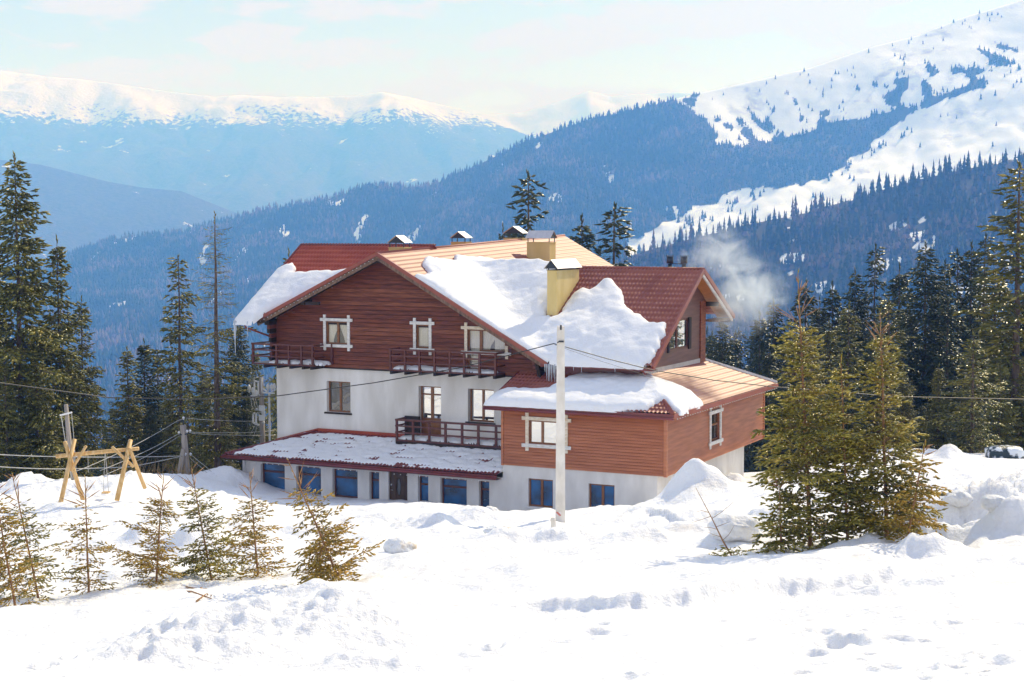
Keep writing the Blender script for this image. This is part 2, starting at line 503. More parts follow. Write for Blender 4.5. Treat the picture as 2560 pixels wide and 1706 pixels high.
# (x, y, height, half-width across, half-depth along, roughness)  -- heaps, banks and hollows of the snow
HEAPS = []
for dx, dy, h, rx, ry, ro in [
    (700, 1430, 0.66, 1.15, 1.25, 0.5), (590, 1480, 0.36, 1.3, 1.0, 0.9), (800, 1475, 0.30, 0.9, 0.8, 1.1), (450, 1520, 0.22, 1.0, 0.7, 1.2), (860, 1530, 0.16, 0.7, 0.5, 1.2), (785, 1358, 0.18, 0.55, 0.5, 0.3),
    (1040, 1165, 0.12, 2.4, 2.6, 0.6), (1100, 1196, 0.25, 0.8, 0.8, 0.6), (1000, 1216, 0.45, 1.0, 0.9, 0.6), (1085, 1186, 0.18, 0.6, 0.5, 0.6),
    (1285, 1246, 0.32, 0.8, 0.7, 0.5), (1165, 1248, 0.28, 0.75, 0.6, 0.6), (1500, 1246, 0.28, 0.9, 0.6, 0.5), (1150, 1165, -0.25, 1.5, 2.0, 0.0),
    (1595, 1140, 0.95, 1.1, 1.2, 0.3), (1680, 1118, 0.45, 0.6, 0.6, 0.5), (1690, 1245, 0.35, 0.7, 0.5, 0.6),
    (2100, 1245, 0.55, 1.2, 0.6, 0.8), (2250, 1205, 0.8, 1.5, 0.8, 0.9), (2330, 1240, 0.7, 0.7, 0.7, 0.8), (2160, 1185, 0.4, 1.0, 0.8, 0.7), (2330, 1150, 0.5, 1.0, 1.2, 0.7),
    (2040, 1210, 0.35, 0.8, 0.5, 0.7), (2200, 1235, -0.3, 0.9, 0.4, 0.4),
    (2075, 1022, 0.9, 0.9, 1.2, 0.3), (2180, 1058, 0.45, 0.6, 0.8, 0.3), (1450, 1205, -0.2, 3.2, 1.3, 0.3), (1650, 1205, -0.2, 2.2, 1.2, 0.3),
    (60, 1135, 0.5, 1.4, 1.6, 0.9), (200, 1135, 0.3, 2.4, 1.8, 1.0), (330, 1115, 0.3, 1.5, 1.5, 0.8), (520, 1112, 0.6, 1.2, 1.4, 0.8),
    (440, 1262, 0.45, 0.8, 0.8, 0.5), (330, 1255, 0.35, 0.5, 0.5, 0.6), (270, 1330, 0.14, 0.9, 0.5, 0.5), (410, 1300, -0.15, 0.9, 0.7, 0.2),
    (900, 1205, 0.3, 1.2, 0.8, 0.5), (760, 1225, 0.2, 1.5, 0.8, 0.4), (2000, 1268, 0.22, 0.7, 0.4, 0.5), (2120, 1275, 0.3, 0.8, 0.4, 0.7)]:
    X, Y = hitD(dx, dy)
    HEAPS.append((X, Y, h * (1.0 if Y < 33 else 1.5), rx, ry, ro))
PITS = []


def pit(dx, dy, r=0.09, dep=0.07):
    X, Y = hitD(dx, dy)
    PITS.append((X, Y, r * 1.25, dep * 2.0))


for q in [(1843, 1425), (1855, 1432), (1850, 1445), (1848, 1455), (1890, 1455), (1918, 1468), (1900, 1480), (1935, 1487), (1960, 1485), (2020, 1484), (1905, 1500), (1870, 1512),
          (1868, 1535), (1840, 1548), (2060, 1470), (2035, 1452), (1975, 1440), (1800, 1442), (1745, 1436), (1660, 1433), (2120, 1476), (2190, 1437), (2225, 1420),
          (2290, 1425), (2330, 1422), (2150, 1410), (2210, 1524), (2250, 1528), (2300, 1524), (2180, 1520), (2190, 1549), (2330, 1500), (2120, 1560), (2260, 1560),
          (1380, 1455), (1365, 1465), (1150, 1497), (1280, 1488), (1450, 1560), (1500, 1556), (1430, 1562), (1300, 1478), (1120, 1500), (2280, 1540), (2040, 1540), (1995, 1520)]:
    pit(q[0] + rnd.uniform(-4, 4), q[1] + rnd.uniform(-2, 2), rnd.uniform(0.06, 0.13), rnd.uniform(0.03, 0.07))
pit(2060, 1474, 0.24, 0.10); pit(1925, 1492, 0.2, 0.1); pit(1980, 1360, 0.2, 0.16); pit(2140, 1352, 0.2, 0.14); pit(2050, 1368, 0.1, 0.1)
for k in range(14):
    pit(322 + 8 * math.sin(k * 1.3) + k, 1450 + k * 6.5, 0.06, 0.04)
for k in range(22):
    pit(60 + k * 23 + rnd.uniform(-4, 4), 1553 - k * 4.4 + rnd.uniform(-2, 2), 0.07, 0.035)
for k in range(16):
    pit(rnd.uniform(1500, 2350), rnd.uniform(1420, 1560), rnd.uniform(0.05, 0.09), 0.03)
BANK = [hitD(a, b) for a, b in [(1040, 1404), (1150, 1398), (1300, 1396), (1370, 1404), (1470, 1410), (1560, 1400), (1650, 1388), (1760, 1362), (1880, 1352), (2000, 1346), (2110, 1330), (2200, 1326), (2300, 1312), (2420, 1300)]]
BANKH = [0.05, 0.14, 0.18, 0.26, 0.34, 0.36, 0.36, 0.36, 0.36, 0.30, 0.24, 0.16, 0.10, 0.08]
CREASE = [hitD(a, b) for a, b in [(1290, 1228), (1400, 1212), (1480, 1190), (1570, 1196), (1650, 1184), (1750, 1188), (1850, 1178)]]
CREASEH = [0.05, 0.15, 0.26, 0.28, 0.28, 0.22, 0.12]


def detail_ground(x, y):
    d = np.zeros_like(x)
    rough = np.zeros_like(x)
    for (X, Y, h, rx, ry, ro) in HEAPS:
        a = np.abs(x - X) < 3.2 * rx; b = np.abs(y - Y) < 3.2 * ry
        m = a & b
        if not m.any(): continue
        xx = x[m]; yy = y[m]
        wx = (xx - X) / rx + 0.35 * perlin(xx / rx * 0.9, yy / ry * 0.9, 31)
        wy = (yy - Y) / ry + 0.35 * perlin(xx / rx * 0.9 + 9, yy / ry * 0.9, 32)
        g = np.exp(-0.5 * (wx * wx + wy * wy) * 1.7)
        d[m] += h * g
        rough[m] = np.maximum(rough[m], ro * min(h * 0.8 + 0.04, 0.34) * np.minimum(1, 1.6 * g) if h > 0 else 0)
    for pts, hs, sgn, wd in ((BANK, BANKH, 1, 0.36), (CREASE, CREASEH, 1, 0.5)):
        px = np.array([p[0] for p in pts]); py = np.array([p[1] for p in pts])
        gx_ = np.linspace(px[0] - 1.5, px[-1] + 1.5, 400)
        gy_ = np.interp(gx_, px, py); gh_ = np.interp(gx_, px, hs, left=0, right=hs[-1])
        kk = np.hanning(41); kk /= kk.sum()
        gy_ = np.convolve(np.pad(gy_, 20, 'edge'), kk, 'valid'); gh_ = np.convolve(np.pad(gh_, 20, 'edge'), kk, 'valid')
        yc = np.interp(x, gx_, gy_) + 0.16 * fbm(x * 1.6, y * 0 + 3.1, 3, 8) + 0.05 * perlin(x * 7, y * 3, 4)
        hh = np.interp(x, gx_, gh_, left=0) * (0.85 + 0.4 * perlin(x * 0.9, y * 0 + 7.7, 19))
        t = (y - yc)
        # steep broken face toward the viewer, long smooth back
        prof = np.where(t < 0, np.exp(-(t / (wd * 0.55)) ** 2), np.exp(-(t / (wd * 5.5)) ** 2))
        d += hh * prof * (x > px[0] - 1)
        rough = np.maximum(rough, (0.13 if wd < 0.4 else 0.18) * np.exp(-(t / wd) ** 2) * (hh > 0.02) * (x > px[0] - 1))
    # broad softness, wind ripples, rubble
    near = 1 - sstep(70, 95, y)
    d += near * (0.42 * fbm(x / 3.0, y / 4.4, 4, 1) * sstep(8, 30, y) * (1 - 0.6 * sstep(58, 68, y)) + 0.085 * fbm(x / 0.9, y / 1.7, 4, 2))
    wild = np.clip(fbm(x / 9.0, y / 9.0, 2, 77) * 2.2, 0, 1) * sstep(38, 46, y) * 0.26
    right = sstep(8.5, 13, x - 0.06 * (y - 36)) * sstep(37.5, 41, y) * (1 - sstep(52, 60, y)) * 0.62
    leftr = (1 - sstep(-17, -12, x)) * sstep(52, 60, y) * (1 - sstep(74, 80, y)) * 0.3
    rough = np.maximum(rough, np.maximum(np.maximum(wild, right), leftr))
    rg = np.abs(fbm(x * 1.5, y * 1.5, 4, 40)) * 0.5 + 0.42 * fbm(x * 3.6, y * 3.6, 3, 44)
    d += rough * rg
    for (X, Y, r, dep) in PITS:
        m = (np.abs(x - X) < 4 * r) & (np.abs(y - Y) < 4.5 * r)
        if not m.any(): continue
        q = ((x[m] - X) / r) ** 2 + ((y[m] - Y) / (r * 1.4)) ** 2
        d[m] += -dep * np.exp(-q) + dep * 0.35 * np.exp(-((np.sqrt(q) - 1.6) / 0.5) ** 2)
    return d


def ground(x, y):
    x = np.atleast_1d(np.asarray(x, float)); y = np.atleast_1d(np.asarray(y, float))
    return base_ground(x, y) + detail_ground(x, y)


def gz(x, y):
    return float(ground(x, y)[0])


def grid_sheet(name, X, Y, Z, mat, label=None, smooth=True):
    nr, ncn = X.shape
    v = np.stack([X.ravel(), Y.ravel(), Z.ravel()], 1)
    i = np.arange(nr - 1)[:, None] * ncn + np.arange(ncn - 1)[None, :]
    f = np.stack([i, i + 1, i + ncn + 1, i + ncn], -1).reshape(-1, 4)
    return obj(name, mesh_from(v, f, name, mat, smooth), kind='structure', label=label)


# finer rows close to the camera, coarser ones farther out
ys = [11.5]
while ys[-1] < 1250:
    y_ = ys[-1]
    st = 0.0038 * y_ if y_ < 48 else (0.0030 * y_ if y_ < 82 else 0.02 * y_)
    ys.append(y_ + st)
ys = np.concatenate([[-70, -50, -30, -15, -6, 0, 4, 7, 9, 10.3], np.array(ys)])
ang = np.linspace(-0.46, 0.46, 640)
wid = np.where(ys < 11.5, 30 + np.abs(ys) * 0.5, ys)[:, None]
GX = ang[None, :] * np.maximum(wid, 11.5)
GX = np.where(ys[:, None] < 11.4, ang[None, :] / 0.46 * (11.5 * 0.46 + (11.5 - ys[:, None]) * 0.9), ang[None, :] * ys[:, None])
GY = np.repeat(ys[:, None], len(ang), 1)
GZ = ground(GX.ravel(), GY.ravel()).reshape(GX.shape)
grid_sheet('snowy_ground', GX, GY, GZ, M_SNOW, 'sunlit snow field sloping down from the viewer to the lodge')

# ------------------------------------------------------------------ mountains
K = 1.9                                                       # how far off they stand


def interpD(pts, x):
    return np.interp(x, [p[0] * DS for p in pts], [p[1] * DS for p in pts])


CR3 = [(-500, 760), (0, 640), (150, 590), (285, 545), (420, 535), (600, 485), (750, 460), (850, 428), (950, 432), (1000, 424), (1100, 380), (1200, 330), (1350, 278), (1500, 245),
       (1560, 228), (1700, 196), (1850, 163), (2000, 112), (2100, 88), (2200, 48), (2353, 2), (2700, -100)]
CR2 = [(-500, 1000), (0, 980), (600, 900), (1000, 790), (1300, 668), (1430, 594), (1500, 572), (1700, 520), (1850, 490), (2100, 415), (2353, 360), (2700, 285)]
CR4 = [(-500, 345), (0, 368), (100, 380), (250, 418), (330, 432), (420, 440), (540, 488), (650, 530), (760, 600), (1200, 800), (2700, 900)]
CR5 = [(-500, 150), (0, 165), (60, 173), (120, 181), (200, 187), (300, 200), (400, 215), (500, 226), (560, 222), (650, 227), (750, 226), (830, 223), (880, 215), (950, 228), (1050, 252), (1150, 288), (1230, 320), (1400, 380), (2700, 500)]
CR6 = [(-500, 300), (1000, 300), (1100, 268), (1200, 262), (1260, 243), (1310, 228), (1352, 212), (1400, 224), (1480, 219), (1560, 216), (1700, 230), (2700, 240)]


class Slope:
    """a mountain side: rows go from its foot (t=0) to its crest (t=1) and over (t>1)"""
    def __init__(s, crest, y0, y1, foot, relief, power=1.0, seed=0, yvar=0.0, soft=0.25):
        s.c, s.y0, s.y1, s.foot, s.rel, s.pw, s.seed, s.yv = crest, y0 * K, y1 * K, foot, relief * K, power, seed, yvar
        s.soft = soft

    def point(s, px, t):
        px = np.asarray(px, float); t = np.asarray(t, float)
        tt = np.clip(t, 0, 1)
        Y = s.y0 + (s.y1 - s.y0) * t * (1 + s.yv * np.sin(px / 420.0 + s.seed))
        cy = interpD(s.c, px)
        py = s.foot * DS + (cy - s.foot * DS) * tt ** s.pw
        a = (px - PCX) / FPX
        sc = Y / (math.cos(PITCH))
        x = a * Y
        z = -(py - HOR) / FPX * Y
        amp = s.rel * (1 - np.exp(-((1 - tt) / s.soft)))
        z = z + amp * (fbm(x / (s.y1 * 0.10), Y / (s.y1 * 0.16), 5, s.seed) + 0.4 * np.abs(fbm(x / (s.y1 * 0.05), Y / (s.y1 * 0.2), 3, s.seed + 9)))
        z = z - np.clip(t - 1, 0, 9) * (s.y1 - s.y0) * 0.55
        return x, Y, z

    def sheet(s, name, mat, x0=-900, x1=3500, nx=420, ny=120, label=None, dens=None):
        px = np.linspace(x0, x1, nx)
        t = np.concatenate([np.linspace(-0.15, 1, ny), [1.05, 1.3, 1.8]])
        PX, T = np.meshgrid(px, t)
        X, Y, Z = s.point(PX, T)
        o = grid_sheet(name, X, Y, Z, mat, label)
        if dens is not None:
            py = HOR - Z / Y * FPX
            c = dens(PX.ravel() / DS, py.ravel() / DS, X.ravel(), Y.ravel())
            at_ = o.data.attributes.new('undergrowth', 'FLOAT', 'POINT')
            at_.data.foreach_set('value', np.asarray(c, dtype=np.float32))
        return o


S2 = Slope(CR2, 560, 1150, 1150, 16, 0.9, 3)
S3 = Slope(CR3, 1180, 2500, 1010, 46, 0.85, 4, soft=0.10)
S4 = Slope(CR4, 3300, 4300, 700, 45, 0.9, 6)
S5 = Slope(CR5, 5600, 7600, 560, 190, 0.8, 12, soft=0.07)
S6 = Slope(CR6, 7700, 8500, 380, 150, 0.9, 15, soft=0.07)


def mountain_mat(name, snowline, spread, forest=(0.035, 0.045, 0.04), patch=0.72, nscale=0.004):
    """snow above, dark wood below, ragged between; small clearings inside the wood"""
    m, t, p = nodes_of(name)
    nscale /= K; spread *= K
    g = N(t, 'ShaderNodeNewGeometry'); sx = N(t, 'ShaderNodeSeparateXYZ')
    t.links.new(g.outputs['Position'], sx.inputs[0])
    n1 = N(t, 'ShaderNodeTexNoise', Scale=nscale, Detail=12.0, Roughness=0.68)
    t.links.new(g.outputs['Position'], n1.inputs['Vector'])
    h = N(t, 'ShaderNodeMath', operation='SUBTRACT'); h.inputs[1].default_value = snowline
    t.links.new(sx.outputs['Z'], h.inputs[0])
    d = N(t, 'ShaderNodeMath', operation='DIVIDE'); d.inputs[1].default_value = spread
    t.links.new(h.outputs[0], d.inputs[0])
    a = N(t, 'ShaderNodeMath', operation='MULTIPLY_ADD'); a.inputs[1].default_value = 5.5
    t.links.new(n1.outputs['Fac'], a.inputs[0])
    nf = N(t, 'ShaderNodeTexNoise', Scale=nscale * 9, Detail=5.0, Roughness=0.7); t.links.new(g.outputs['Position'], nf.inputs['Vector'])
    af = N(t, 'ShaderNodeMath', operation='MULTIPLY_ADD'); af.inputs[1].default_value = 7.0
    t.links.new(nf.outputs['Fac'], af.inputs[0]); t.links.new(d.outputs[0], af.inputs[2]); t.links.new(af.outputs[0], a.inputs[2])
    r = N(t, 'ShaderNodeMapRange'); r.inputs['From Min'].default_value = 6.2; r.inputs['From Max'].default_value = 6.6
    t.links.new(a.outputs[0], r.inputs['Value'])
    n2 = N(t, 'ShaderNodeTexNoise', Scale=nscale * 1.6, Detail=8.0, Roughness=0.6)
    mp = N(t, 'ShaderNodeMapping'); mp.inputs['Location'].default_value = (31, 7, 3)
    t.links.new(g.outputs['Position'], mp.inputs['Vector']); t.links.new(mp.outputs[0], n2.inputs['Vector'])
    r2 = N(t, 'ShaderNodeMapRange'); r2.inputs['From Min'].default_value = patch; r2.inputs['From Max'].default_value = patch + 0.03
    t.links.new(n2.outputs['Fac'], r2.inputs['Value'])
    mxx = N(t, 'ShaderNodeMath', operation='MAXIMUM'); t.links.new(r.outputs[0], mxx.inputs[0]); t.links.new(r2.outputs[0], mxx.inputs[1])
    n3 = N(t, 'ShaderNodeTexNoise', Scale=nscale * 14, Detail=6.0)
    t.links.new(g.outputs['Position'], n3.inputs['Vector'])
    fr = N(t, 'ShaderNodeValToRGB')
    fr.color_ramp.elements[0].position = 0.35; fr.color_ramp.elements[0].color = (*[c * 0.6 for c in forest], 1)
    fr.color_ramp.elements[1].position = 0.65; fr.color_ramp.elements[1].color = (*[c * 1.4 for c in forest], 1)
    t.links.new(n3.outputs['Fac'], fr.inputs['Fac'])
    mc = N(t, 'ShaderNodeMixRGB'); mc.inputs['Color2'].default_value = (0.86, 0.87, 0.90, 1)
    t.links.new(mxx.outputs[0], mc.inputs['Fac']); t.links.new(fr.outputs['Color'], mc.inputs['Color1'])
    t.links.new(mc.outputs[0], p.inputs['Base Color'])
    p.inputs['Roughness'].default_value = 0.9; p.inputs['Specular IOR Level'].default_value = 0.05
    b = N(t, 'ShaderNodeBump', Strength=0.8, Distance=16.0)
    t.links.new(n3.outputs['Fac'], b.inputs['Height']); t.links.new(b.outputs['Normal'], p.inputs['Normal'])
    return m


def zD(dy, Y):
    return float(-(dy * DS - HOR) / FPX * Y)


M_FAR5 = mountain_mat('far_range_cover', zD(268, 7000 * K), 62, nscale=0.0045, patch=0.665, forest=(0.095, 0.06, 0.05))
M_FAR6 = mountain_mat('farthest_peaks_cover', zD(330, 8000 * K), 60, nscale=0.004)
M_FAR4 = mountain_mat('low_hill_cover', 2000, 60, nscale=0.006, patch=0.68, forest=(0.08, 0.055, 0.045))
M_SLOPE, _t, _p = nodes_of('snow_mountain_side')
_p.inputs['Roughness'].default_value = 0.85; _p.inputs['Specular IOR Level'].default_value = 0.1
_tc = N(_t, 'ShaderNodeNewGeometry'); _n1 = N(_t, 'ShaderNodeTexNoise', Scale=0.02 / K, Detail=12.0, Roughness=0.65)
_mp = N(_t, 'ShaderNodeMapping'); _mp.inputs['Scale'].default_value = (1.0, 0.45, 1.0)
_t.links.new(_tc.outputs['Position'], _mp.inputs['Vector']); _t.links.new(_mp.outputs[0], _n1.inputs['Vector'])
_r = N(_t, 'ShaderNodeValToRGB')
_r.color_ramp.elements[0].position = 0.56; _r.color_ramp.elements[0].color = (0.86, 0.87, 0.90, 1)
_r.color_ramp.elements[1].position = 0.72; _r.color_ramp.elements[1].color = (0.33, 0.33, 0.36, 1)
_at = N(_t, 'ShaderNodeAttribute'); _at.attribute_name = 'undergrowth'
_n4 = N(_t, 'ShaderNodeTexNoise', Scale=0.05 / K, Detail=6.0); _t.links.new(_tc.outputs['Position'], _n4.inputs['Vector'])
_ad = N(_t, 'ShaderNodeMath', operation='MULTIPLY_ADD'); _ad.inputs[1].default_value = 1.3
_t.links.new(_n4.outputs['Fac'], _ad.inputs[0]); _t.links.new(_at.outputs['Fac'], _ad.inputs[2])
_mr = N(_t, 'ShaderNodeMapRange'); _mr.inputs['From Min'].default_value = 1.10; _mr.inputs['From Max'].default_value = 1.35
_t.links.new(_ad.outputs[0], _mr.inputs['Value'])
_mc = N(_t, 'ShaderNodeMixRGB'); _mc.inputs['Color2'].default_value = (0.06, 0.055, 0.05, 1)
_t.links.new(_mr.outputs[0], _mc.inputs['Fac'])
_t.links.new(_n1.outputs['Fac'], _r.inputs['Fac']); _t.links.new(_r.outputs['Color'], _mc.inputs['Color1']); _t.links.new(_mc.outputs[0], _p.inputs['Base Color'])
_b = N(_t, 'ShaderNodeBump', Strength=0.7, Distance=3.0 * K); _t.links.new(_n1.outputs['Fac'], _b.inputs['Height']); _t.links.new(_b.outputs['Normal'], _p.inputs['Normal'])

S4.sheet('low_hill', M_FAR4, label='pale low wooded hill in the valley at left')
S5.sheet('far_mountain_range', M_FAR5, nx=900, ny=260, label='far snowy mountain range with a wooded lower side')
S6.sheet('farthest_peaks', M_FAR6, nx=600, ny=120, label='farthest white peaks behind the saddle')
_v = [(-9000 * K, -90, -440 * K), (9000 * K, -90, -440 * K), (9000 * K, 9400 * K, -440 * K), (-9000 * K, 9400 * K, -440 * K)]
obj('valley_floor', mesh_from(_v, [(0, 1, 2, 3)], 'valley_floor', M_SLOPE), kind='structure')


# far trees: three rough tiers each, joined (a wood nobody could count)
def conifer_template(seed, tiers=3, sides=5):
    g = np.random.default_rng(seed)
    V = []; F = []
    for k in range(tiers):
        zb = 0.06 + 0.82 / tiers * k; zt = min(1.0, zb + 1.3 / tiers)
        if k == tiers - 1: zt = 1.0
        r = 0.19 * (1 - 0.86 / tiers * k)
        n = len(V)
        off = g.uniform(0, 6)
        for i in range(sides):
            a = off + 2 * PI * i / sides
            rr = r * g.uniform(0.65, 1.25)
            V.append((rr * math.cos(a), rr * math.sin(a), zb + g.uniform(-0.05, 0.05)))
        V.append((0, 0, zt))
        for i in range(sides):
            F.append((n + i, n + (i + 1) % sides, n + sides))
    return np.array(V), np.array(F)


def wood(name, pos, hts, mat, label, tiers=3, sides=5, widen=1.0):
    tmpl = [conifer_template(s, tiers, sides) for s in range(6)]
    VV = []; FF = []; n = 0
    kind = rng.integers(0, 6, len(pos))
    for k in range(6):
        m = kind == k
        P = pos[m]; H = hts[m]
        if not len(P): continue
        tv, tf = tmpl[k]
        w = widen * rng.uniform(0.75, 1.25, len(P))
        sc = np.stack([H * w, H * w, H], 1)
        rot = rng.uniform(0, 2 * PI, len(P))
        c, s = np.cos(rot), np.sin(rot)
        vx = tv[None, :, 0] * c[:, None] - tv[None, :, 1] * s[:, None]
        vy = tv[None, :, 0] * s[:, None] + tv[None, :, 1] * c[:, None]
        v = np.stack([vx, vy, np.repeat(tv[None, :, 2], len(P), 0)], -1) * sc[:, None, :] + P[:, None, :]
        f = tf[None] + (np.arange(len(P)) * len(tv))[:, None, None] + n
        VV.append(v.reshape(-1, 3)); FF.append(f.reshape(-1, 3)); n += len(P) * len(tv)
    return obj(name, mesh_from(np.vstack(VV), np.vstack(FF), name, mat), label=label, cat='forest', kind='stuff')


def far_wood_mat(name, a, b, c):
    m, t, p = nodes_of(name)
    g = N(t, 'ShaderNodeNewGeometry')
    n1 = N(t, 'ShaderNodeTexNoise', Scale=0.010 / K, Detail=5.0, Roughness=0.6)
    t.links.new(g.outputs['Position'], n1.inputs['Vector'])
    ad = N(t, 'ShaderNodeMath', operation='MULTIPLY_ADD'); ad.inputs[1].default_value = 0.22
    t.links.new(g.outputs['Random Per Island'], ad.inputs[0]); t.links.new(n1.outputs['Fac'], ad.inputs[2])
    r = N(t, 'ShaderNodeValToRGB')
    r.color_ramp.elements[0].position = 0.35; r.color_ramp.elements[0].color = (*a, 1)
    r.color_ramp.elements[1].position = 0.80; r.color_ramp.elements[1].color = (*c, 1)
    e = r.color_ramp.elements.new(0.64); e.color = (*b, 1)
    t.links.new(ad.outputs[0], r.inputs['Fac']); t.links.new(r.outputs['Color'], p.inputs['Base Color'])
    p.inputs['Roughness'].default_value = 0.9; p.inputs['Specular IOR Level'].default_value = 0.05
    return m


M_FW = far_wood_mat('far_wood_foliage', (0.018, 0.034, 0.026), (0.042, 0.055, 0.036), (0.20, 0.135, 0.13))

TOP3 = [(1400, 0), (1480, 240), (1545, 232), (1600, 262), (1640, 300), (1625, 330), (1700, 335), (1760, 322), (1830, 304), (1900, 280), (1960, 276), (2020, 262), (2100, 236), (2200, 203), (2353, 152), (2700, 60)]
BOT3 = [(1400, 600), (1430, 566), (1500, 530), (1600, 480), (1700, 436), (1800, 428), (1880, 420), (1940, 375), (2020, 318), (2080, 275), (2200, 222), (2353, 165), (2700, 70)]


def dens3(dx, dy, x, y):
    x = x / K; y = y / K
    top = np.interp(dx, [p[0] for p in TOP3], [p[1] for p in TOP3]); bot = np.interp(dx, [p[0] for p in BOT3], [p[1] for p in BOT3])
    n = fbm(x / 60, y / 110, 4, 60)
    n2 = fbm(x / 22, y / 70, 3, 66)
    e = 16 * n2
    inside = sstep(-3, 6, dy - top + e) * sstep(-3, 6, bot - dy + e)
    clump = sstep(0.11, 0.26, n2) * (0.9 * sstep(0, 40, dy - (top - 95)) + 0.14)
    low = sstep(0.12, 0.3, n2) * 0.30 * sstep(0, 30, 60 - (dy - bot)) + 0.004
    d = inside + (1 - inside) * np.where(dy < top, clump + 0.004, low)
    d = np.where(dx < 1440, 1.0, d)
    # glades
    gl = sstep(0.30, 0.40, fbm(x / 40 + 4, y / 160, 3, 71)) * (dx < 1560) * (dy > 330) * 0.7
    return np.clip(d * (1 - gl), 0, 1)


def scatter(S, n, x0, x1, densf, tmin=0.0):
    px = rng.uniform(x0, x1, n); t = tmin + (1 - tmin) * rng.uniform(0, 1, n) ** 0.85
    X, Y, Z = S.point(px, t)
    py = HOR - Z / Y * FPX
    d = densf(px / DS, py / DS, X, Y)
    k = rng.uniform(0, 1, n) < d
    return np.stack([X, Y, Z - 0.5], 1)[k], t[k], px[k]


P3, T3, X3 = scatter(S3, 62000, -250, 2800, dens3, -0.05)
H3 = K * rng.uniform(9, 16, len(P3)) * np.where(X3 > 1560 * DS, 0.88 - 0.38 * T3, 1.0 - 0.2 * T3)
wood('mountain_forest', P3, H3, M_FW, 'dark blue spruce wood covering the middle mountain side', tiers=2, widen=1.25)


def dens2(dx, dy, x, y):
    x = x / K; y = y / K
    n2 = fbm(x / 35, y / 60, 3, 86)
    gl = sstep(0.22, 0.32, n2) * 0.75
    return 1 - gl


P2, T2, X2 = scatter(S2, 13000, -100, 2800, dens2)
H2 = K * np.clip(rng.gamma(5.5, 1.9, len(P2)), 4, 16)
wood('spur_forest', P2, H2, M_FW, 'spruce wood on the lower spur behind the right-hand trees', tiers=4, sides=6, widen=0.85)

S2.sheet('wooded_spur', M_SLOPE, dens=dens2, label='lower spur of the mountain, snow under dense spruce wood')
S3.sheet('mountain_side', M_SLOPE, dens=dens3, nx=700, ny=220, label='big mountain side, open snow above dark blue spruce wood')

# ------------------------------------------------------------------ air
hz = MB().box(-9200 * K, 9200 * K, -120, 9600 * K, -460 * K, 900 * K)
M_HAZE = bpy.data.materials.new('haze'); M_HAZE.use_nodes = True
_t = M_HAZE.node_tree; _t.nodes.clear()
_o = _t.nodes.new('ShaderNodeOutputMaterial'); _pv = _t.nodes.new('ShaderNodeVolumePrincipled')
_pv.inputs['Density'].default_value = 4.3e-4 / K
_pv.inputs['Color'].default_value = (0.12, 0.37, 1.0, 1)
_pv.inputs['Absorption Color'].default_value = (1, 1, 1, 1)
_pv.inputs['Anisotropy'].default_value = 0.0
_t.links.new(_pv.outputs[0], _o.inputs['Volume'])
hz.build('haze', M_HAZE, kind='stuff', label='blue mountain air filling the valley', cat='haze')

# ------------------------------------------------------------------ the lodge
lodge = thing('mountain_lodge', 'large mountain lodge with dark red timber gable, white storeys and red metal roofs', 'lodge', tuple(LO), -TH)


# roof planes (top of the tiles) as functions of the lodge's own x (u) and y (v)
def zM1R(u, v): return 9.52 - 0.55 * (u + 15.8) + 0.034 * (v - 2.3)
def zM1L(u, v): return 9.52 + 0.478 * (u + 15.8) + 0.034 * (v - 2.3)
def zW2F(u, v): return 4.55 + 0.636 * (v - 2.2)
def zW2B(u, v): return 8.75 - 0.53 * (v - 8.8)
def zW1F(u, v): return 6.12 + 0.65 * (v - 1.8)
def zW1B(u, v): return 9.83 - 0.6 * (v - 7.5)
def zW3F(u, v): return 2.80 + 0.33 * (v + 0.5)
def zW3R(u, v): return 2.80 + 0.46 * (0.5 - u)
def zAN(u, v): return -0.42 + 0.265 * (v + 0.5)
def zANL(u, v): return -0.42 + 0.285 * (u + 23.05)


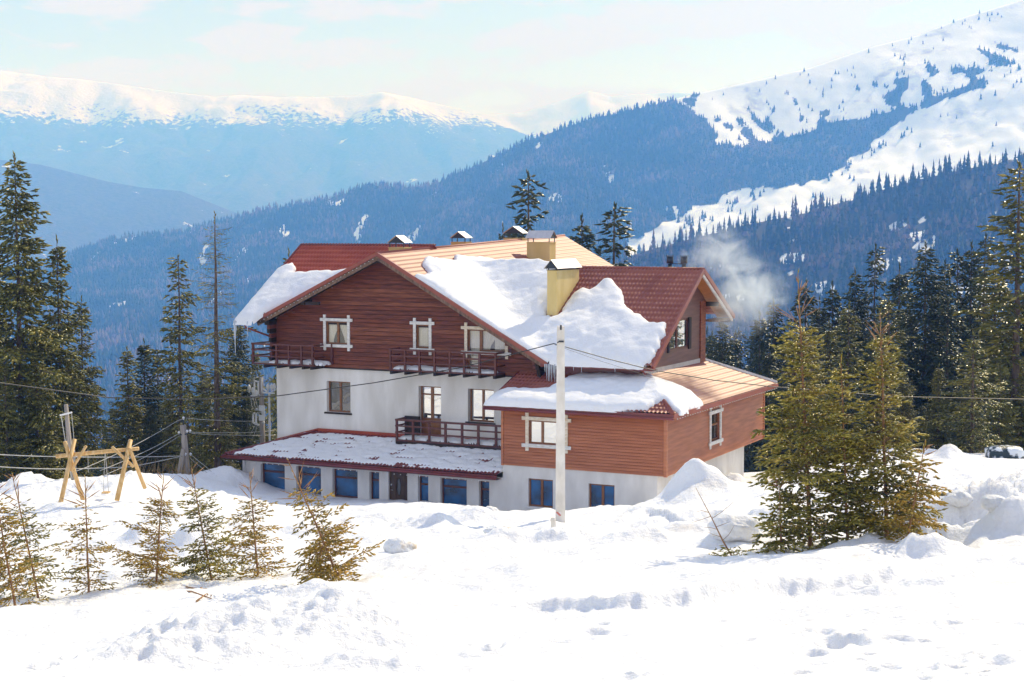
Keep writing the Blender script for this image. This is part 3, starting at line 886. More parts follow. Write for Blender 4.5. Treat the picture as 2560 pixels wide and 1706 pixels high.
def tiled(name, mat, zf, along, rows, parent=lodge, wave=0.19, course=0.35, amp=0.020, step=0.022, nper=5, flip=1):
    """pressed-metal tile sheet. rows: list of (s, a0, a1): at plan distance s up the slope the sheet runs from a0 to a1.
    along='u': a is u and s is v;  along='v': a is v and s is u"""
    s0, s1 = rows[0][0], rows[-1][0]
    L = abs(s1 - s0)
    def Z(s, a): return zf(a, s) if along == 'u' else zf(s, a)
    rise = abs(Z(s1, rows[-1][1]) - Z(s0, rows[-1][1]))
    slope_len = math.hypot(L, rise)
    nc = max(1, int(round(slope_len / course)))
    fr = []
    for i in range(nc):
        for q in (0.0, 0.45, 0.985):
            fr.append(((i + q) / nc, q))
    fr.append((1.0, 0.0))
    S = np.array([s0 + (s1 - s0) * f for f, _ in fr]); Q = np.array([q for _, q in fr])
    rs = sorted(rows)
    A0 = np.interp(S, [r[0] for r in rs], [r[1] for r in rs]); A1 = np.interp(S, [r[0] for r in rs], [r[2] for r in rs])
    amin, amax = min(A0.min(), A1.min()), max(A0.max(), A1.max())
    na = int((amax - amin) / wave * nper) + 2
    a = np.linspace(amin, amax, na)
    AA, SS = np.meshgrid(a, S)
    lo = np.minimum(A0, A1)[:, None]; hi = np.maximum(A0, A1)[:, None]
    inside = (AA >= lo - 1e-6) & (AA <= hi + 1e-6)
    AC = np.clip(AA, lo, hi)
    ph = AC / wave * 2 * PI
    w = amp * (np.abs(np.sin(ph / 2)) * 2 - 1)
    st = step * (1 - Q)[:, None]
    ZZ = Z(SS, AC) + w + st
    V = np.stack([AC, SS, ZZ], -1) if along == 'u' else np.stack([SS, AC, ZZ], -1)
    n = V.shape[1]
    i = np.arange(len(S) - 1)[:, None] * n + np.arange(n - 1)[None]
    keep = (inside[:-1, :-1] | inside[:-1, 1:] | inside[1:, :-1] | inside[1:, 1:])
    wd = (np.abs(AC[:-1, 1:] - AC[:-1, :-1]) + np.abs(AC[1:, 1:] - AC[1:, :-1])) > 1e-5
    i = i[keep & wd]
    f = np.stack([i, i + 1, i + n + 1, i + n], -1)
    me = mesh_from(V.reshape(-1, 3), f, name, mat, smooth=False)
    return obj(name, me, parent)


def lin(f, lo, hi):
    return [(lo, *f(lo)), (hi, *f(hi))]


# main gable roof
tiled('roof_slope', M_TILE2, zM1R, 'v', [(-6.72, 2.15, 24.0), (-15.8, 2.15, 24.0)], amp=0.012, step=0.010, wave=0.2)
tiled('roof_slope', M_TILE1, zM1L, 'v', [(-23.0, 2.15, 24.0), (-15.8, 2.15, 24.0)], nper=3)
# left cross roof: front slope, cut at the valley
uv1 = lambda v: -15.8 - (zM1L(-15.8, v) - zW1F(0, v)) / 0.478
tiled('roof_slope', M_TILE1, zW1F, 'u', [(1.75, -23.75, uv1(1.75) + 0.12), (7.5, -23.75, min(uv1(7.5) + 0.12, -15.5))], amp=0.036, step=0.062, course=0.40)
tiled('roof_slope', M_TILE1, zW1B, 'u', [(13.0, -23.75, -16.5), (7.5, -23.75, -15.6)], nper=3)
# right cross roof
uv2 = lambda v: -15.8 + (zM1R(-15.8, v) - zW2F(0, v)) / 0.55
tiled('roof_slope', M_TILE2, zW2F, 'u', [(2.15, uv2(2.15) - 0.1, -1.5), (8.8, uv2(8.8) - 0.1, -1.5)], amp=0.036, step=0.062, course=0.40)
tiled('roof_slope', M_TILE2, zW2B, 'u', [(13.45, -8.0, -1.5), (8.8, -14.0, -1.5)], nper=3)
# low hipped roof of the clad wing
hipu = lambda v: 0.5 - 0.33 / 0.46 * (v + 0.5)
tiled('roof_slope', M_TILE2, zW3F, 'u', [(-0.5, -8.5, 0.5), (3.0, -8.5, hipu(3.0)), (3.9, -8.5, hipu(3.9))], amp=0.03, step=0.03)
tiled('roof_slope', M_TILE2, zW3R, 'v', [(0.5, -0.5, 14.5), (-2.3, 3.4, 11.4), (-2.7, 3.96, 11.0)], amp=0.012, step=0.009)
tiled('roof_slope', M_TILE2, lambda u, v: 2.80 + 0.43 * (14.5 - v), 'u', [(14.5, -8.0, 0.5), (11.3, -8.0, -2.4)], nper=3)
# low roof over the front extension
hipa = lambda v: -23.05 + 0.265 / 0.285 * (v + 0.5)
tiled('roof_slope', M_DKRED, zAN, 'u', [(-0.55, -23.05, -7.93), (3.0, hipa(3.0), -7.93)], amp=0.026)
tiled('roof_slope', M_DKRED, zANL, 'v', [(-23.05, -0.55, 3.5), (hipa(3.0), 3.0, 3.2)], amp=0.026)


def edge_bar(name, mat, p0, p1, w, h, dz=0.0, parent=lodge, up=(0, 0, 1)):
    a = np.array(p0, float) + (0, 0, dz); b = np.array(p1, float) + (0, 0, dz)
    return MB().bar(a, b, w, h, up).build(name, mat, parent)


# ridge caps and hips
def cap(p0, p1, mat=M_FASCIA, r=0.085):
    return MB().tube([p0, p1], r, 8).build('ridge_cap', mat, lodge, smooth=True)


cap((-15.8, 2.1, zM1R(-15.8, 2.1) - 0.02), (-15.8, 24.0, zM1R(-15.8, 24) - 0.02), M_TILE2)
cap((-23.8, 7.5, 9.82), (-15.6, 7.5, 9.82), M_DKRED)
cap((-14.0, 8.8, 8.75), (-1.45, 8.8, 8.75), M_FASCIA)
cap((0.5, -0.5, 2.80), (hipu(3.9), 3.9, zW3F(0, 3.9)), M_FASCIA, 0.10)
cap((-23.05, -0.5, -0.40), (hipa(3.0), 3.0, zAN(0, 3.0) + 0.02), M_DKRED, 0.06)
# eave and verge flashings: (name, material, ends, width, height, drop)
for nm, m, a, b, w, h, dz in [
    ('verge_flashing', M_FASCIA, (-15.8, 2.12, zM1R(-15.8, 2.1)), (-6.68, 2.12, zM1R(-6.68, 2.1)), 0.12, 0.17, -0.04),
    ('verge_flashing', M_FASCIA, (-15.8, 2.12, zM1L(-15.8, 2.1)), (-23.0, 2.12, zM1L(-23.0, 2.1)), 0.12, 0.17, -0.04),
    ('bargeboard', M_BARGE, (-15.8, 2.17, zM1R(-15.8, 2.1)), (-6.9, 2.17, zM1R(-6.9, 2.1)), 0.07, 0.20, -0.225),
    ('bargeboard', M_BARGE, (-15.8, 2.17, zM1L(-15.8, 2.1)), (-22.9, 2.17, zM1L(-22.9, 2.1)), 0.07, 0.22, -0.235),
    ('verge_flashing', M_FASCIA, (-1.47, 2.15, zW2F(0, 2.15)), (-1.47, 8.8, zW2F(0, 8.8)), 0.10, 0.24, -0.05),
    ('verge_flashing', M_FASCIA, (-1.47, 8.8, zW2B(0, 8.8)), (-1.47, 13.5, zW2B(0, 13.5)), 0.10, 0.22, -0.05),
    ('bargeboard', M_GREYWOOD, (-1.53, 8.8, zW2B(0, 8.8)), (-1.53, 13.4, zW2B(0, 13.4)), 0.08, 0.16, -0.25),
    ('eave_flashing', M_DKRED, (-7.0, 2.13, 4.42), (-1.42, 2.13, 4.42), 0.08, 0.16, 0.0),
    ('verge_flashing', M_DKRED, (-23.78, 1.7, zW1F(0, 1.7)), (-23.78, 7.5, zW1F(0, 7.5)), 0.08, 0.18, -0.03),
    ('eave_flashing', M_DKRED, (-8.53, -0.55, 2.69), (0.53, -0.55, 2.69), 0.07, 0.2, 0.0),
    ('eave_flashing', M_TILE2, (0.55, -0.55, 2.69), (0.55, 14.55, 2.69), 0.07, 0.2, 0.0),
    ('verge_flashing', M_DKRED, (-8.53, -0.5, 2.74), (-8.53, 3.0, zW3F(0, 3.0)), 0.07, 0.18, -0.04),
    ('verge_flashing', M_TIN, (0.5, 14.52, 2.84), (-2.6, 11.2, 4.25), 0.09, 0.12, 0.03),
    ('eave_flashing', M_DKRED, (-23.1, -0.60, -0.49), (-7.9, -0.60, -0.49), 0.07, 0.11, 0.0),
    ('eave_flashing', M_DKRED, (-23.1, -0.60, -0.52), (-23.1, 3.5, -0.52), 0.07, 0.17, 0.0),
    ('wall_flashing', M_TILE1, (hipa(3.0), 2.93, 0.56), (-7.95, 2.93, 0.56), 0.05, 0.17, 0.0),
    ('wall_flashing', M_TILE1, (-22.38, 2.93, -0.14), (hipa(3.0), 2.93, 0.56), 0.05, 0.18, 0.0),
]:
    edge_bar(nm, m, a, b, w, h, dz)
# gutters
for a, b, m in [((-23.15, -0.70, -0.55), (-7.9, -0.70, -0.57), M_DKRED), ((-8.55, -0.66, 2.60), (0.6, -0.66, 2.60), M_DKRED), ((-23.9, 1.62, 6.0), (-22.9, 1.62, 5.98), M_FASCIA)]:
    MB().tube([a, b], 0.055, 8).build('gutter', m, lodge, smooth=True)
MB().tube([(-23.35, 1.62, 5.97), (-23.3, 1.7, 5.72), (-22.4, 2.85, 5.15)], 0.05, 8).build('downpipe', M_FASCIA, lodge, smooth=True)
MB().tube([(-2.0, 2.1, 4.40), (-1.9, 2.5, 4.1), (-1.75, 3.1, 3.95)], 0.04, 6).build('downpipe', M_FASCIA, lodge, smooth=True)

# soffits
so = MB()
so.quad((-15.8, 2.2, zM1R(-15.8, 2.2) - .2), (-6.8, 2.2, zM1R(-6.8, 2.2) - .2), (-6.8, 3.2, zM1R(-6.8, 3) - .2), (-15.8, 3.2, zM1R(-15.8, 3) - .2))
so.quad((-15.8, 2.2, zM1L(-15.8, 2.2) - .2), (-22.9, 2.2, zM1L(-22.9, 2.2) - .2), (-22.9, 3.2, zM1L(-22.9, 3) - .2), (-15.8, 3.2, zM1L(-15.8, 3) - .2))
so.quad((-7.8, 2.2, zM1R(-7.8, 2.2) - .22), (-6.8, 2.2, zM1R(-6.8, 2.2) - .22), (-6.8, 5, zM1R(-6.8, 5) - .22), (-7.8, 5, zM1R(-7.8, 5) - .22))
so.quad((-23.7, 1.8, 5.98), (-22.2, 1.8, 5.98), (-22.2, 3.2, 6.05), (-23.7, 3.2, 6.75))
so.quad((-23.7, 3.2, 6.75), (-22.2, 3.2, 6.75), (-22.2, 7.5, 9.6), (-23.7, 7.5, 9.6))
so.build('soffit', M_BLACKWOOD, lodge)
so = MB()
so.quad((-8.45, -0.5, 2.58), (0.45, -0.5, 2.58), (0.0, 0.0, 2.58), (-7.9, 0.0, 2.58))
so.quad((0.45, -0.5, 2.57), (0.45, 14.4, 2.57), (-0.1, 14.0, 2.57), (-0.1, 0.0, 2.57))
so.quad((-7, 2.2, 4.34), (-1.55, 2.2, 4.34), (-1.55, 3.1, 4.36), (-7, 3.1, 4.36))
so.quad((-8.5, -0.5, 2.56), (-7.9, -0.5, 2.56), (-7.9, 3.0, 2.56), (-8.5, 3.0, 2.56))
so.quad((-23.0, -0.55, -0.66), (-7.95, -0.55, -0.66), (-7.95, 0.02, -0.66), (-23.0, 0.02, -0.66))
so.quad((-23.0, -0.55, -0.665), (-22.1, -0.55, -0.665), (-22.1, 3.5, -0.665), (-23.0, 3.5, -0.665))
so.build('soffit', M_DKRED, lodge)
# orange boarded underside of the right gable, board by board
for k in range(22):
    v0 = 8.85 + k * 0.205
    MB().prism([(-2.33, v0, zW2B(0, v0) - 0.16), (-1.56, v0, zW2B(0, v0) - 0.16), (-1.56, v0 + .198, zW2B(0, v0 + .198) - 0.16), (-2.33, v0 + .198, zW2B(0, v0 + .198) - 0.16)], (0, 0, 0.03)).build('soffit_board', M_ORANGE, lodge)
MB().quad((-2.3, 2.2, zW2F(0, 2.2) - .15), (-1.5, 2.2, zW2F(0, 2.2) - .15), (-1.5, 8.8, zW2F(0, 8.8) - .15), (-2.3, 8.8, zW2F(0, 8.8) - .15)).build('soffit', M_ORANGE, lodge)
for v_, z_ in ((8.8, 8.35), (11.4, 6.95), (13.2, 6.05), (4.2, 5.35)):
    MB().box(-2.3, -1.6, v_ - 0.09, v_ + 0.09, z_ - 0.12, z_ + 0.1).build('purlin_end', M_BLACKWOOD, lodge)
MB().box(-2.28, -1.58, 11.3, 13.3, 6.05, 6.16).build('eave_beam', M_BARGE, lodge)

# ---- walls with real openings
def wall_plate(name, mat, origin, axis, rects, area, depth=0.22, parent=lodge, top=None):
    """a rendered wall: front sheet with holes and their reveals. axis 'u' (faces -v) or 'v' (faces +u); rects & area = (a0,a1,z0,z1)"""
    a0, a1, z0, z1 = area
    xs = sorted({a0, a1, *[r[0] for r in rects], *[r[1] for r in rects]})
    zs = sorted({z0, z1, *[r[2] for r in rects], *[r[3] for r in rects]})
    def P(a, d, z): return (a, origin + d, z) if axis == 'u' else (origin - d, a, z)
    mb = MB()
    for i in range(len(xs) - 1):
        for j in range(len(zs) - 1):
            ca, cz = (xs[i] + xs[i + 1]) / 2, (zs[j] + zs[j + 1]) / 2
            if any(r[0] < ca < r[1] and r[2] < cz < r[3] for r in rects): continue
            mb.quad(P(xs[i], 0, zs[j]), P(xs[i + 1], 0, zs[j]), P(xs[i + 1], 0, zs[j + 1]), P(xs[i], 0, zs[j + 1]))
    for r in rects:
        A, B, Z0, Z1 = r
        mb.quad(P(A, 0, Z0), P(A, depth, Z0), P(A, depth, Z1), P(A, 0, Z1)); mb.quad(P(B, 0, Z0), P(B, 0, Z1), P(B, depth, Z1), P(B, depth, Z0))
        mb.quad(P(A, 0, Z1), P(A, depth, Z1), P(B, depth, Z1), P(B, 0, Z1)); mb.quad(P(A, 0, Z0), P(B, 0, Z0), P(B, depth, Z0), P(A, depth, Z0))
    return mb.build(name, mat, parent)


def bx(mb, axis, o, a0, a1, d0, d1, z0, z1):
    """box on a wall plane: d measured inward from the plane"""
    if axis == 'u': mb.box(a0, a1, o + d0, o + d1, z0, z1)
    else: mb.box(o - d1, o - d0, a0, a1, z0, z1)


def window(axis, o, a0, a1, z0, z1, split='v', at_=0.5, depth=0.14, frame=M_FRAME, gl=M_GLMIR, room=False, sill=None, name='window', solid=None, label=None, curtains=()):
    """frame with panes (sub-parts). split v: upright bar at fraction, h: level bar at fraction, x: none. solid: list of z below which the left leaf is boarded"""
    t = 0.075
    mb = MB()
    bx(mb, axis, o, a0, a0 + t, depth, depth + .07, z0, z1); bx(mb, axis, o, a1 - t, a1, depth, depth + .07, z0, z1)
    bx(mb, axis, o, a0 + t, a1 - t, depth, depth + .07, z1 - t, z1); bx(mb, axis, o, a0 + t, a1 - t, depth, depth + .07, z0, z0 + t)
    panes = []
    ia0, ia1, iz0, iz1 = a0 + t, a1 - t, z0 + t, z1 - t
    if split == 'v':
        m = a0 + (a1 - a0) * at_
        bx(mb, axis, o, m - t * .75, m + t * .75, depth - .012, depth + .068, iz0, iz1)
        panes = [(ia0, m - t * .75, iz0, iz1), (m + t * .75, ia1, iz0, iz1)]
    elif split == 'h':
        m = z0 + (z1 - z0) * at_
        bx(mb, axis, o, ia0, ia1, depth - .012, depth + .068, m - t * .6, m + t * .6)
        panes = [(ia0, ia1, iz0, m - t * .6), (ia0, ia1, m + t * .6, iz1)]
    elif split == 'd':                                       # balcony door beside a window, transoms over both
        m = a0 + (a1 - a0) * at_
        bx(mb, axis, o, m - t, m + t, depth - .012, depth + .068, iz0, iz1)
        zt = z1 - 0.42
        bx(mb, axis, o, ia0, m - t, depth - .012, depth + .068, zt - t * .5, zt + t * .5); bx(mb, axis, o, m + t, ia1, depth - .012, depth + .068, zt - t * .5, zt + t * .5)
        zb = z0 + 0.95
        panes = [(ia0, m - t, zb, zt - t * .5), (m + t, ia1, zb, zt - t * .5), (ia0, m - t, zt + t * .5, iz1), (m + t, ia1, zt + t * .5, iz1)]
        bx(mb, axis, o, ia0, m - t, depth, depth + .06, iz0, zb); bx(mb, axis, o, m + t, ia1, depth, depth + .06, iz0, zb)
    else:
        panes = [(ia0, ia1, iz0, iz1)]
    w = mb.build(name, frame, lodge)
    if label: w['label'] = label
    for q in panes:
        pb = MB(); bx(pb, axis, o, q[0] - .004, q[1] + .004, depth + .03, depth + .045, q[2] - .004, q[3] + .004)
        pb.build('pane', gl, w)
    if sill:
        sb = MB(); bx(sb, axis, o, a0 - .12, a1 + .08, -0.07, depth, z0 - .09, z0 - .005)
        sb.build('sill', sill, w)
    if room or gl is M_GLCLEAR:
        rb = MB(); d = depth + 0.10
        a = (a0, a1, z0, z1)
        def P(x, dd, z): return (x, o + dd, z) if axis == 'u' else (o - dd, x, z)
        D = 0.9
        rb.quad(P(a0, D, z0), P(a1, D, z0), P(a1, D, z1), P(a0, D, z1)); rb.quad(P(a0, d, z0), P(a0, D, z0), P(a0, D, z1), P(a0, d, z1)); rb.quad(P(a1, d, z0), P(a1, D, z0), P(a1, D, z1), P(a1, d, z1))
        rb.quad(P(a0, d, z0), P(a1, d, z0), P(a1, D, z0), P(a0, D, z0)); rb.quad(P(a0, d, z1), P(a1, d, z1), P(a1, D, z1), P(a0, D, z1))
        rb.build('room', M_ROOM, w)
    for (c0, c1, style) in curtains:                          # pleated cloth, drawn aside at the bottom when style says so
        n = 26; rows_ = 9; V = []; F = []
        for j in range(rows_):
            f = j / (rows_ - 1); z = z1 - .06 - (z1 - z0 - .12) * f
            for i in range(n):
                g = i / (n - 1)
                x0, x1 = c0, c1
                if style == 'l': x1 = c1 - (c1 - c0) * 0.55 * sm(f)
                if style == 'r': x0 = c0 + (c1 - c0) * 0.55 * sm(f)
                x = x0 + (x1 - x0) * g
                dd = depth + .13 + .02 * math.sin(g * 34 + 0.6 * math.sin(f * 3)) + 0.008 * math.sin(g * 80)
                V.append((x, o + dd, z) if axis == 'u' else (o - dd, x, z))
        for j in range(rows_ - 1):
            for i in range(n - 1):
                F.append((j * n + i, j * n + i + 1, (j + 1) * n + i + 1, (j + 1) * n + i))
        obj('curtain', mesh_from(V, F, 'curtain', M_CURT, smooth=True), w)
    return w


def sm(f):
    return f * f * (3 - 2 * f)


def trim(w, axis, o, a0, a1, z0, z1, tw=0.15, ext=0.17, mt=M_PALEWOOD, mb_=M_GREYWOOD, proud=0.068, upext=0.17, cut=0.0):
    """crossing boards round a window"""
    for q, m, pr in [((a0 - tw, a0, z0 - tw - ext, z1 + tw + upext), mt, proud), ((a1, a1 + tw, z0 - tw - ext, z1 + tw + upext - cut * 1.9), mt, proud),
                     ((a0 - tw - ext, a1 + tw + ext - cut * 2.4, z1, z1 + tw), mt, proud + .03), ((a0 - tw - ext, a1 + tw + ext, z0 - tw, z0), mb_, proud + .035)]:
        t = MB(); bx(t, axis, o, q[0], q[1], -pr - .03, -pr + .03, q[2], q[3])
        t.build('trim_board', m, w)


# ---- clad walls, board by board
def boards(axis, o, z0, z1, hgt, lim, holes, mats, name='plank', thick=0.045, lap=0.018, gap=0.012, jitter=0.0, along_join=None):
    """lim(z) -> (a0, a1) for that height; holes = rects"""
    n = int(round((z1 - z0) / hgt)); h = (z1 - z0) / n
    cache = {}
    for k in range(n):
        za, zb = z0 + k * h, z0 + (k + 1) * h - gap
        a_lo = lim(za); a_hi = lim(zb)
        if a_lo is None or a_hi is None: continue
        segs = [(a_lo[0], a_lo[1], a_hi[0], a_hi[1])]
        for r in holes:
            if r[2] < zb - 0.02 and r[3] > za + 0.02:
                new = []
                for (s0, s1, t0, t1) in segs:
                    if r[1] <= min(s0, t0) or r[0] >= max(s1, t1): new.append((s0, s1, t0, t1)); continue
                    if r[0] > s0: new.append((s0, r[0], t0, r[0]))
                    if r[1] < s1: new.append((r[1], s1, r[1], t1))
                segs = new
        for (s0, s1, t0, t1) in segs:
            if max(s1 - s0, t1 - t0) < 0.03: continue
            j = rnd.uniform(-jitter, jitter)
            d0, d1 = -thick + j, -thick + lap + j          # foot stands proud of the head
            def P(a, d, z): return (a, o + d, z) if axis == 'u' else (o - d, a, z)
            vs = [P(s0, d0, za), P(s1, d0, za), P(s1, 0.02, za), P(s0, 0.02, za), P(t0, d1, zb), P(t1, d1, zb), P(t1, 0.02, zb), P(t0, 0.02, zb)]
            mb = MB().add(vs, [(0, 3, 2, 1), (4, 5, 6, 7), (0, 1, 5, 4), (1, 2, 6, 5), (2, 3, 7, 6), (3, 0, 4, 7)])
            mb.build(name, mats[rnd.randrange(len(mats))] if isinstance(mats, list) else mats, lodge)


# main block, white storeys
W_MID = [(-19.32, -17.92, 1.50, 3.06), (-14.01, -12.76, 0.52, 3.05), (-11.28, -9.88, 1.45, 3.04)]
wall_plate('wall', M_STUCCO, 3.0, 'u', W_MID, (-22.35, -7.6, -2.9, 3.76), 0.34)
bk = MB()
bk.quad((-22.35, 3.0, -2.9), (-22.35, 13, -2.9), (-22.35, 13, 6.5), (-22.35, 3.0, 6.5))
bk.quad((-22.35, 24, -2.9), (-7.6, 24, -2.9), (-7.6, 24, 5.0), (-22.35, 24, 6.0)); bk.quad((-7.6, 11.2, -2.9), (-7.6, 24, -2.9), (-7.6, 24, 5.0), (-7.6, 11.2, 5.0))
bk.quad((-22.35, 13, -2.9), (-22.35, 24, -2.9), (-22.35, 24, 6.0), (-22.35, 13, 6.0))
bk.quad((-22.35, 24, 6.0), (-7.6, 24, 5.0), (-15.8, 24, 9.8))
bk.build('wall', M_STUCCO2, lodge)
w_ = window('u', 3.0, -19.32, -17.92, 1.50, 3.06, 'v', 0.5, 0.2, gl=M_GLDARK, sill=M_BLACKWOOD, label='brown two-leaf window in the white wall reflecting dark trees')
w_ = window('u', 3.0, -14.01, -12.76, 0.52, 3.05, 'd', 0.5, 0.26, gl=M_GLMIR, name='balcony_door')
w_ = window('u', 3.0, -11.28, -9.88, 1.45, 3.04, 'v', 0.5, 0.26, gl=M_GLMIR, sill=M_BLACKWOOD)

# dark timber gable
G_WIN = [(-19.29, -18.03, 4.93, 6.08), (-14.1, -13.38, 4.90, 6.05), (-11.27, -9.24, 4.86, 5.9), (-11.27, -10.58, 3.95, 4.87)]


def glim(z):
    top = 0.26
    a0 = max(-22.35, -15.8 - (zM1L(-15.8, 3.0) - top - z) / 0.478)
    a1 = min(-7.3, -15.8 + (zM1R(-15.8, 3.0) - top - z) / 0.55)
    return (a0, a1) if a1 - a0 > 0.05 else None


boards('u', 3.0, 3.74, 9.24, 0.212, glim, G_WIN, [M_DKWOOD, M_DKWOOD, M_DKWOOD2], jitter=0.008, lap=0.045, thick=0.07, gap=0.018)
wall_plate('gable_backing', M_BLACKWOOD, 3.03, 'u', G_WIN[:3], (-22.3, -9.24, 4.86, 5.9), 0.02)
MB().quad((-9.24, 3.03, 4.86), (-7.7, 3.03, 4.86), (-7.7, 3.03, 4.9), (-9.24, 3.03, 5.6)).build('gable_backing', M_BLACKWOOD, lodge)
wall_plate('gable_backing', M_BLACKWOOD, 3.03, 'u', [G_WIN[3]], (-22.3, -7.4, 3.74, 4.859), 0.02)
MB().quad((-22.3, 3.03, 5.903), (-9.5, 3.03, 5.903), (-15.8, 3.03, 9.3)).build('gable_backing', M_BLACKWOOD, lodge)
MB().box(-22.42, -7.28, 2.90, 3.0, 3.70, 3.765).build('floor_band', M_BLACKWOOD, lodge)
# log corners
for k in range(10):
    z0 = 3.8 + k * 0.23
    L = 0.16 + 0.07 * (k % 2) + max(0, (k - 5)) * 0.07
    MB().box(-22.46, -22.30, 2.98 - L - 0.25, 3.1, z0, z0 + .2).build('log_end', M_BLACKWOOD if k % 2 else M_DKWOOD, lodge)
    MB().box(-22.45 - L * 1.3, -22.3, 3.02, 3.2, z0 + .1, z0 + .3).build('log_end', M_BLACKWOOD, lodge)
for k in range(4):
    z0 = 3.76 + k * 0.2
    MB().box(-7.36, -7.18, 2.5 + 0.06 * (k % 2) - 0.1 * k, 3.1, z0, z0 + .18).build('log_end', M_BLACKWOOD, lodge)
    MB().box(-7.62, -7.46, 2.75 - 0.1 * k, 3.1, z0 + .02, z0 + .18).build('log_end', M_DKWOOD, lodge)
for uu, zz in ((-20.25, 7.02), (-11.2, 6.68), (-15.8, 9.16), (-8.05, 4.98), (-22.4, 5.95)):
    MB().box(uu - .13, uu + .13, 2.24, 2.98, zz - .12, zz + .1).build('purlin_end', M_BLACKWOOD, lodge)
MB().box(-20.4, -19.3, 2.3, 2.45, 6.9, 7.06).build('purlin_end', M_BLACKWOOD, lodge)
x = window('u', 3.0, -19.29, -18.03, 4.93, 6.08, 'v', 0.53, 0.02, gl=M_GLCLEAR, curtains=((-19.25, -18.65, 'l'), (-18.62, -18.05, 'r')), label='upper gable window with parted cream curtains')
trim(x, 'u', 3.0, -19.29, -18.03, 4.93, 6.08, mt=M_GREYWOOD)
x = window('u', 3.0, -14.1, -13.38, 4.90, 6.05, 'x', 0.5, 0.02, gl=M_GLCLEAR, curtains=((-14.06, -13.42, 's'),), label='narrow gable window over the balcony with a drawn curtain')
trim(x, 'u', 3.0, -14.1, -13.38, 4.90, 6.05, mt=M_GREYWOOD)
x = window('u', 3.0, -11.27, -10.58, 3.95, 5.9, 'x', 0.5, 0.02, gl=M_GLCLEAR, curtains=((-11.22, -10.62, 's'),), name='balcony_door')
x2 = window('u', 3.0, -10.58, -9.24, 4.86, 5.9, 'x', 0.5, 0.02, gl=M_GLCLEAR, curtains=((-10.52, -9.7, 'l'), (-9.9, -9.28, 's')))
trim(x2, 'u', 3.0, -11.27, -9.24, 4.86, 5.9, cut=0.55)

# front extension under the long low roof
A_OP = [(-21.27, -19.84, -2.2, -0.82), (-19.17, -17.74, -2.2, -0.82), (-17.08, -15.66, -2.2, -0.82), (-15.01, -14.46, -2.2, -0.82), (-13.95, -12.92, -2.5, -0.72),
        (-12.35, -11.79, -2.2, -0.83), (-11.15, -9.76, -2.2, -0.84), (-9.13, -8.59, -2.2, -0.84), (-6.61, -5.38, -1.82, -0.54), (-3.64, -2.39, -1.95, -0.56)]
wall_plate('wall', M_STUCCO2, 0.0, 'u', A_OP[:8], (-22.15, -7.9, -3.2, -0.6), 0.30)
wall_plate('wall', M_STUCCO2, 0.0, 'u', A_OP[8:], (-7.9, -0.38, -3.2, 0.02), 0.22)
s_ = MB(); s_.quad((-22.15, 0, -3.2), (-22.15, 3.2, -3.2), (-22.15, 3.2, -0.5), (-22.15, 0, -0.5)); s_.build('wall', M_STUCCO2, lodge)
wall_plate('wall', M_STUCCO2, -0.38, 'v', [], (0.0, 12.0, -3.2, 0.02))
s_ = MB(); s_.quad((-0.38, 12.0, -3.2), (-7.9, 12, -3.2), (-7.9, 12, 0.02), (-0.38, 12, 0.02)); s_.build('wall', M_STUCCO2, lodge)
for i, r in enumerate(A_OP):
    if i == 4: continue
    if i < 8:
        window('u', 0.0, r[0], r[1], r[2], r[3], 'h', 0.70, 0.20, frame=M_FRAMERED, gl=M_GLBLUE)
    else:
        window('u', 0.0, r[0], r[1], r[2], r[3], 'v', 0.52, 0.12, frame=M_FRAME, gl=M_GLBLUE, sill=M_STUCCO2 if i == 8 else None)
# entrance door with an oval leaded light
d = MB(); d.box(-13.95, -12.92, 0.10, 0.17, -2.5, -0.72)
for q in ((-13.82, -13.58, -2.3, -0.9), (-13.26, -13.05, -2.3, -0.9), (-13.58, -13.26, -1.02, -0.86)):
    d.box(q[0], q[1], 0.075, 0.10, q[2], q[3])
door = d.build('entrance_door', M_DOOR, lodge)
ov = [(-13.42 + 0.085 * math.sin(a), 0.085, -1.45 + 0.40 * math.cos(a)) for a in np.linspace(0, 2 * PI, 20, endpoint=False)]
MB().prism(ov, (0, 0.02, 0)).build('oval_light', M_GLDARK, door)
ovr = MB()
ring = [(-13.42 + 0.10 * math.sin(a), 0.078, -1.45 + 0.42 * math.cos(a)) for a in np.linspace(0, 2 * PI, 25)]
ovr.tube(ring, 0.012, 5); ovr.build('oval_rim', M_BLACKWOOD, door)
MB().tube([(-13.83, 0.06, -1.62), (-13.83, 0.04, -1.62), (-13.72, 0.04, -1.62)], 0.014, 6).build('handle', M_CHROME, door)
MB().box(-13.86, -13.80, 0.065, 0.10, -1.40, -1.34).build('lock_plate', M_CHROME, door)

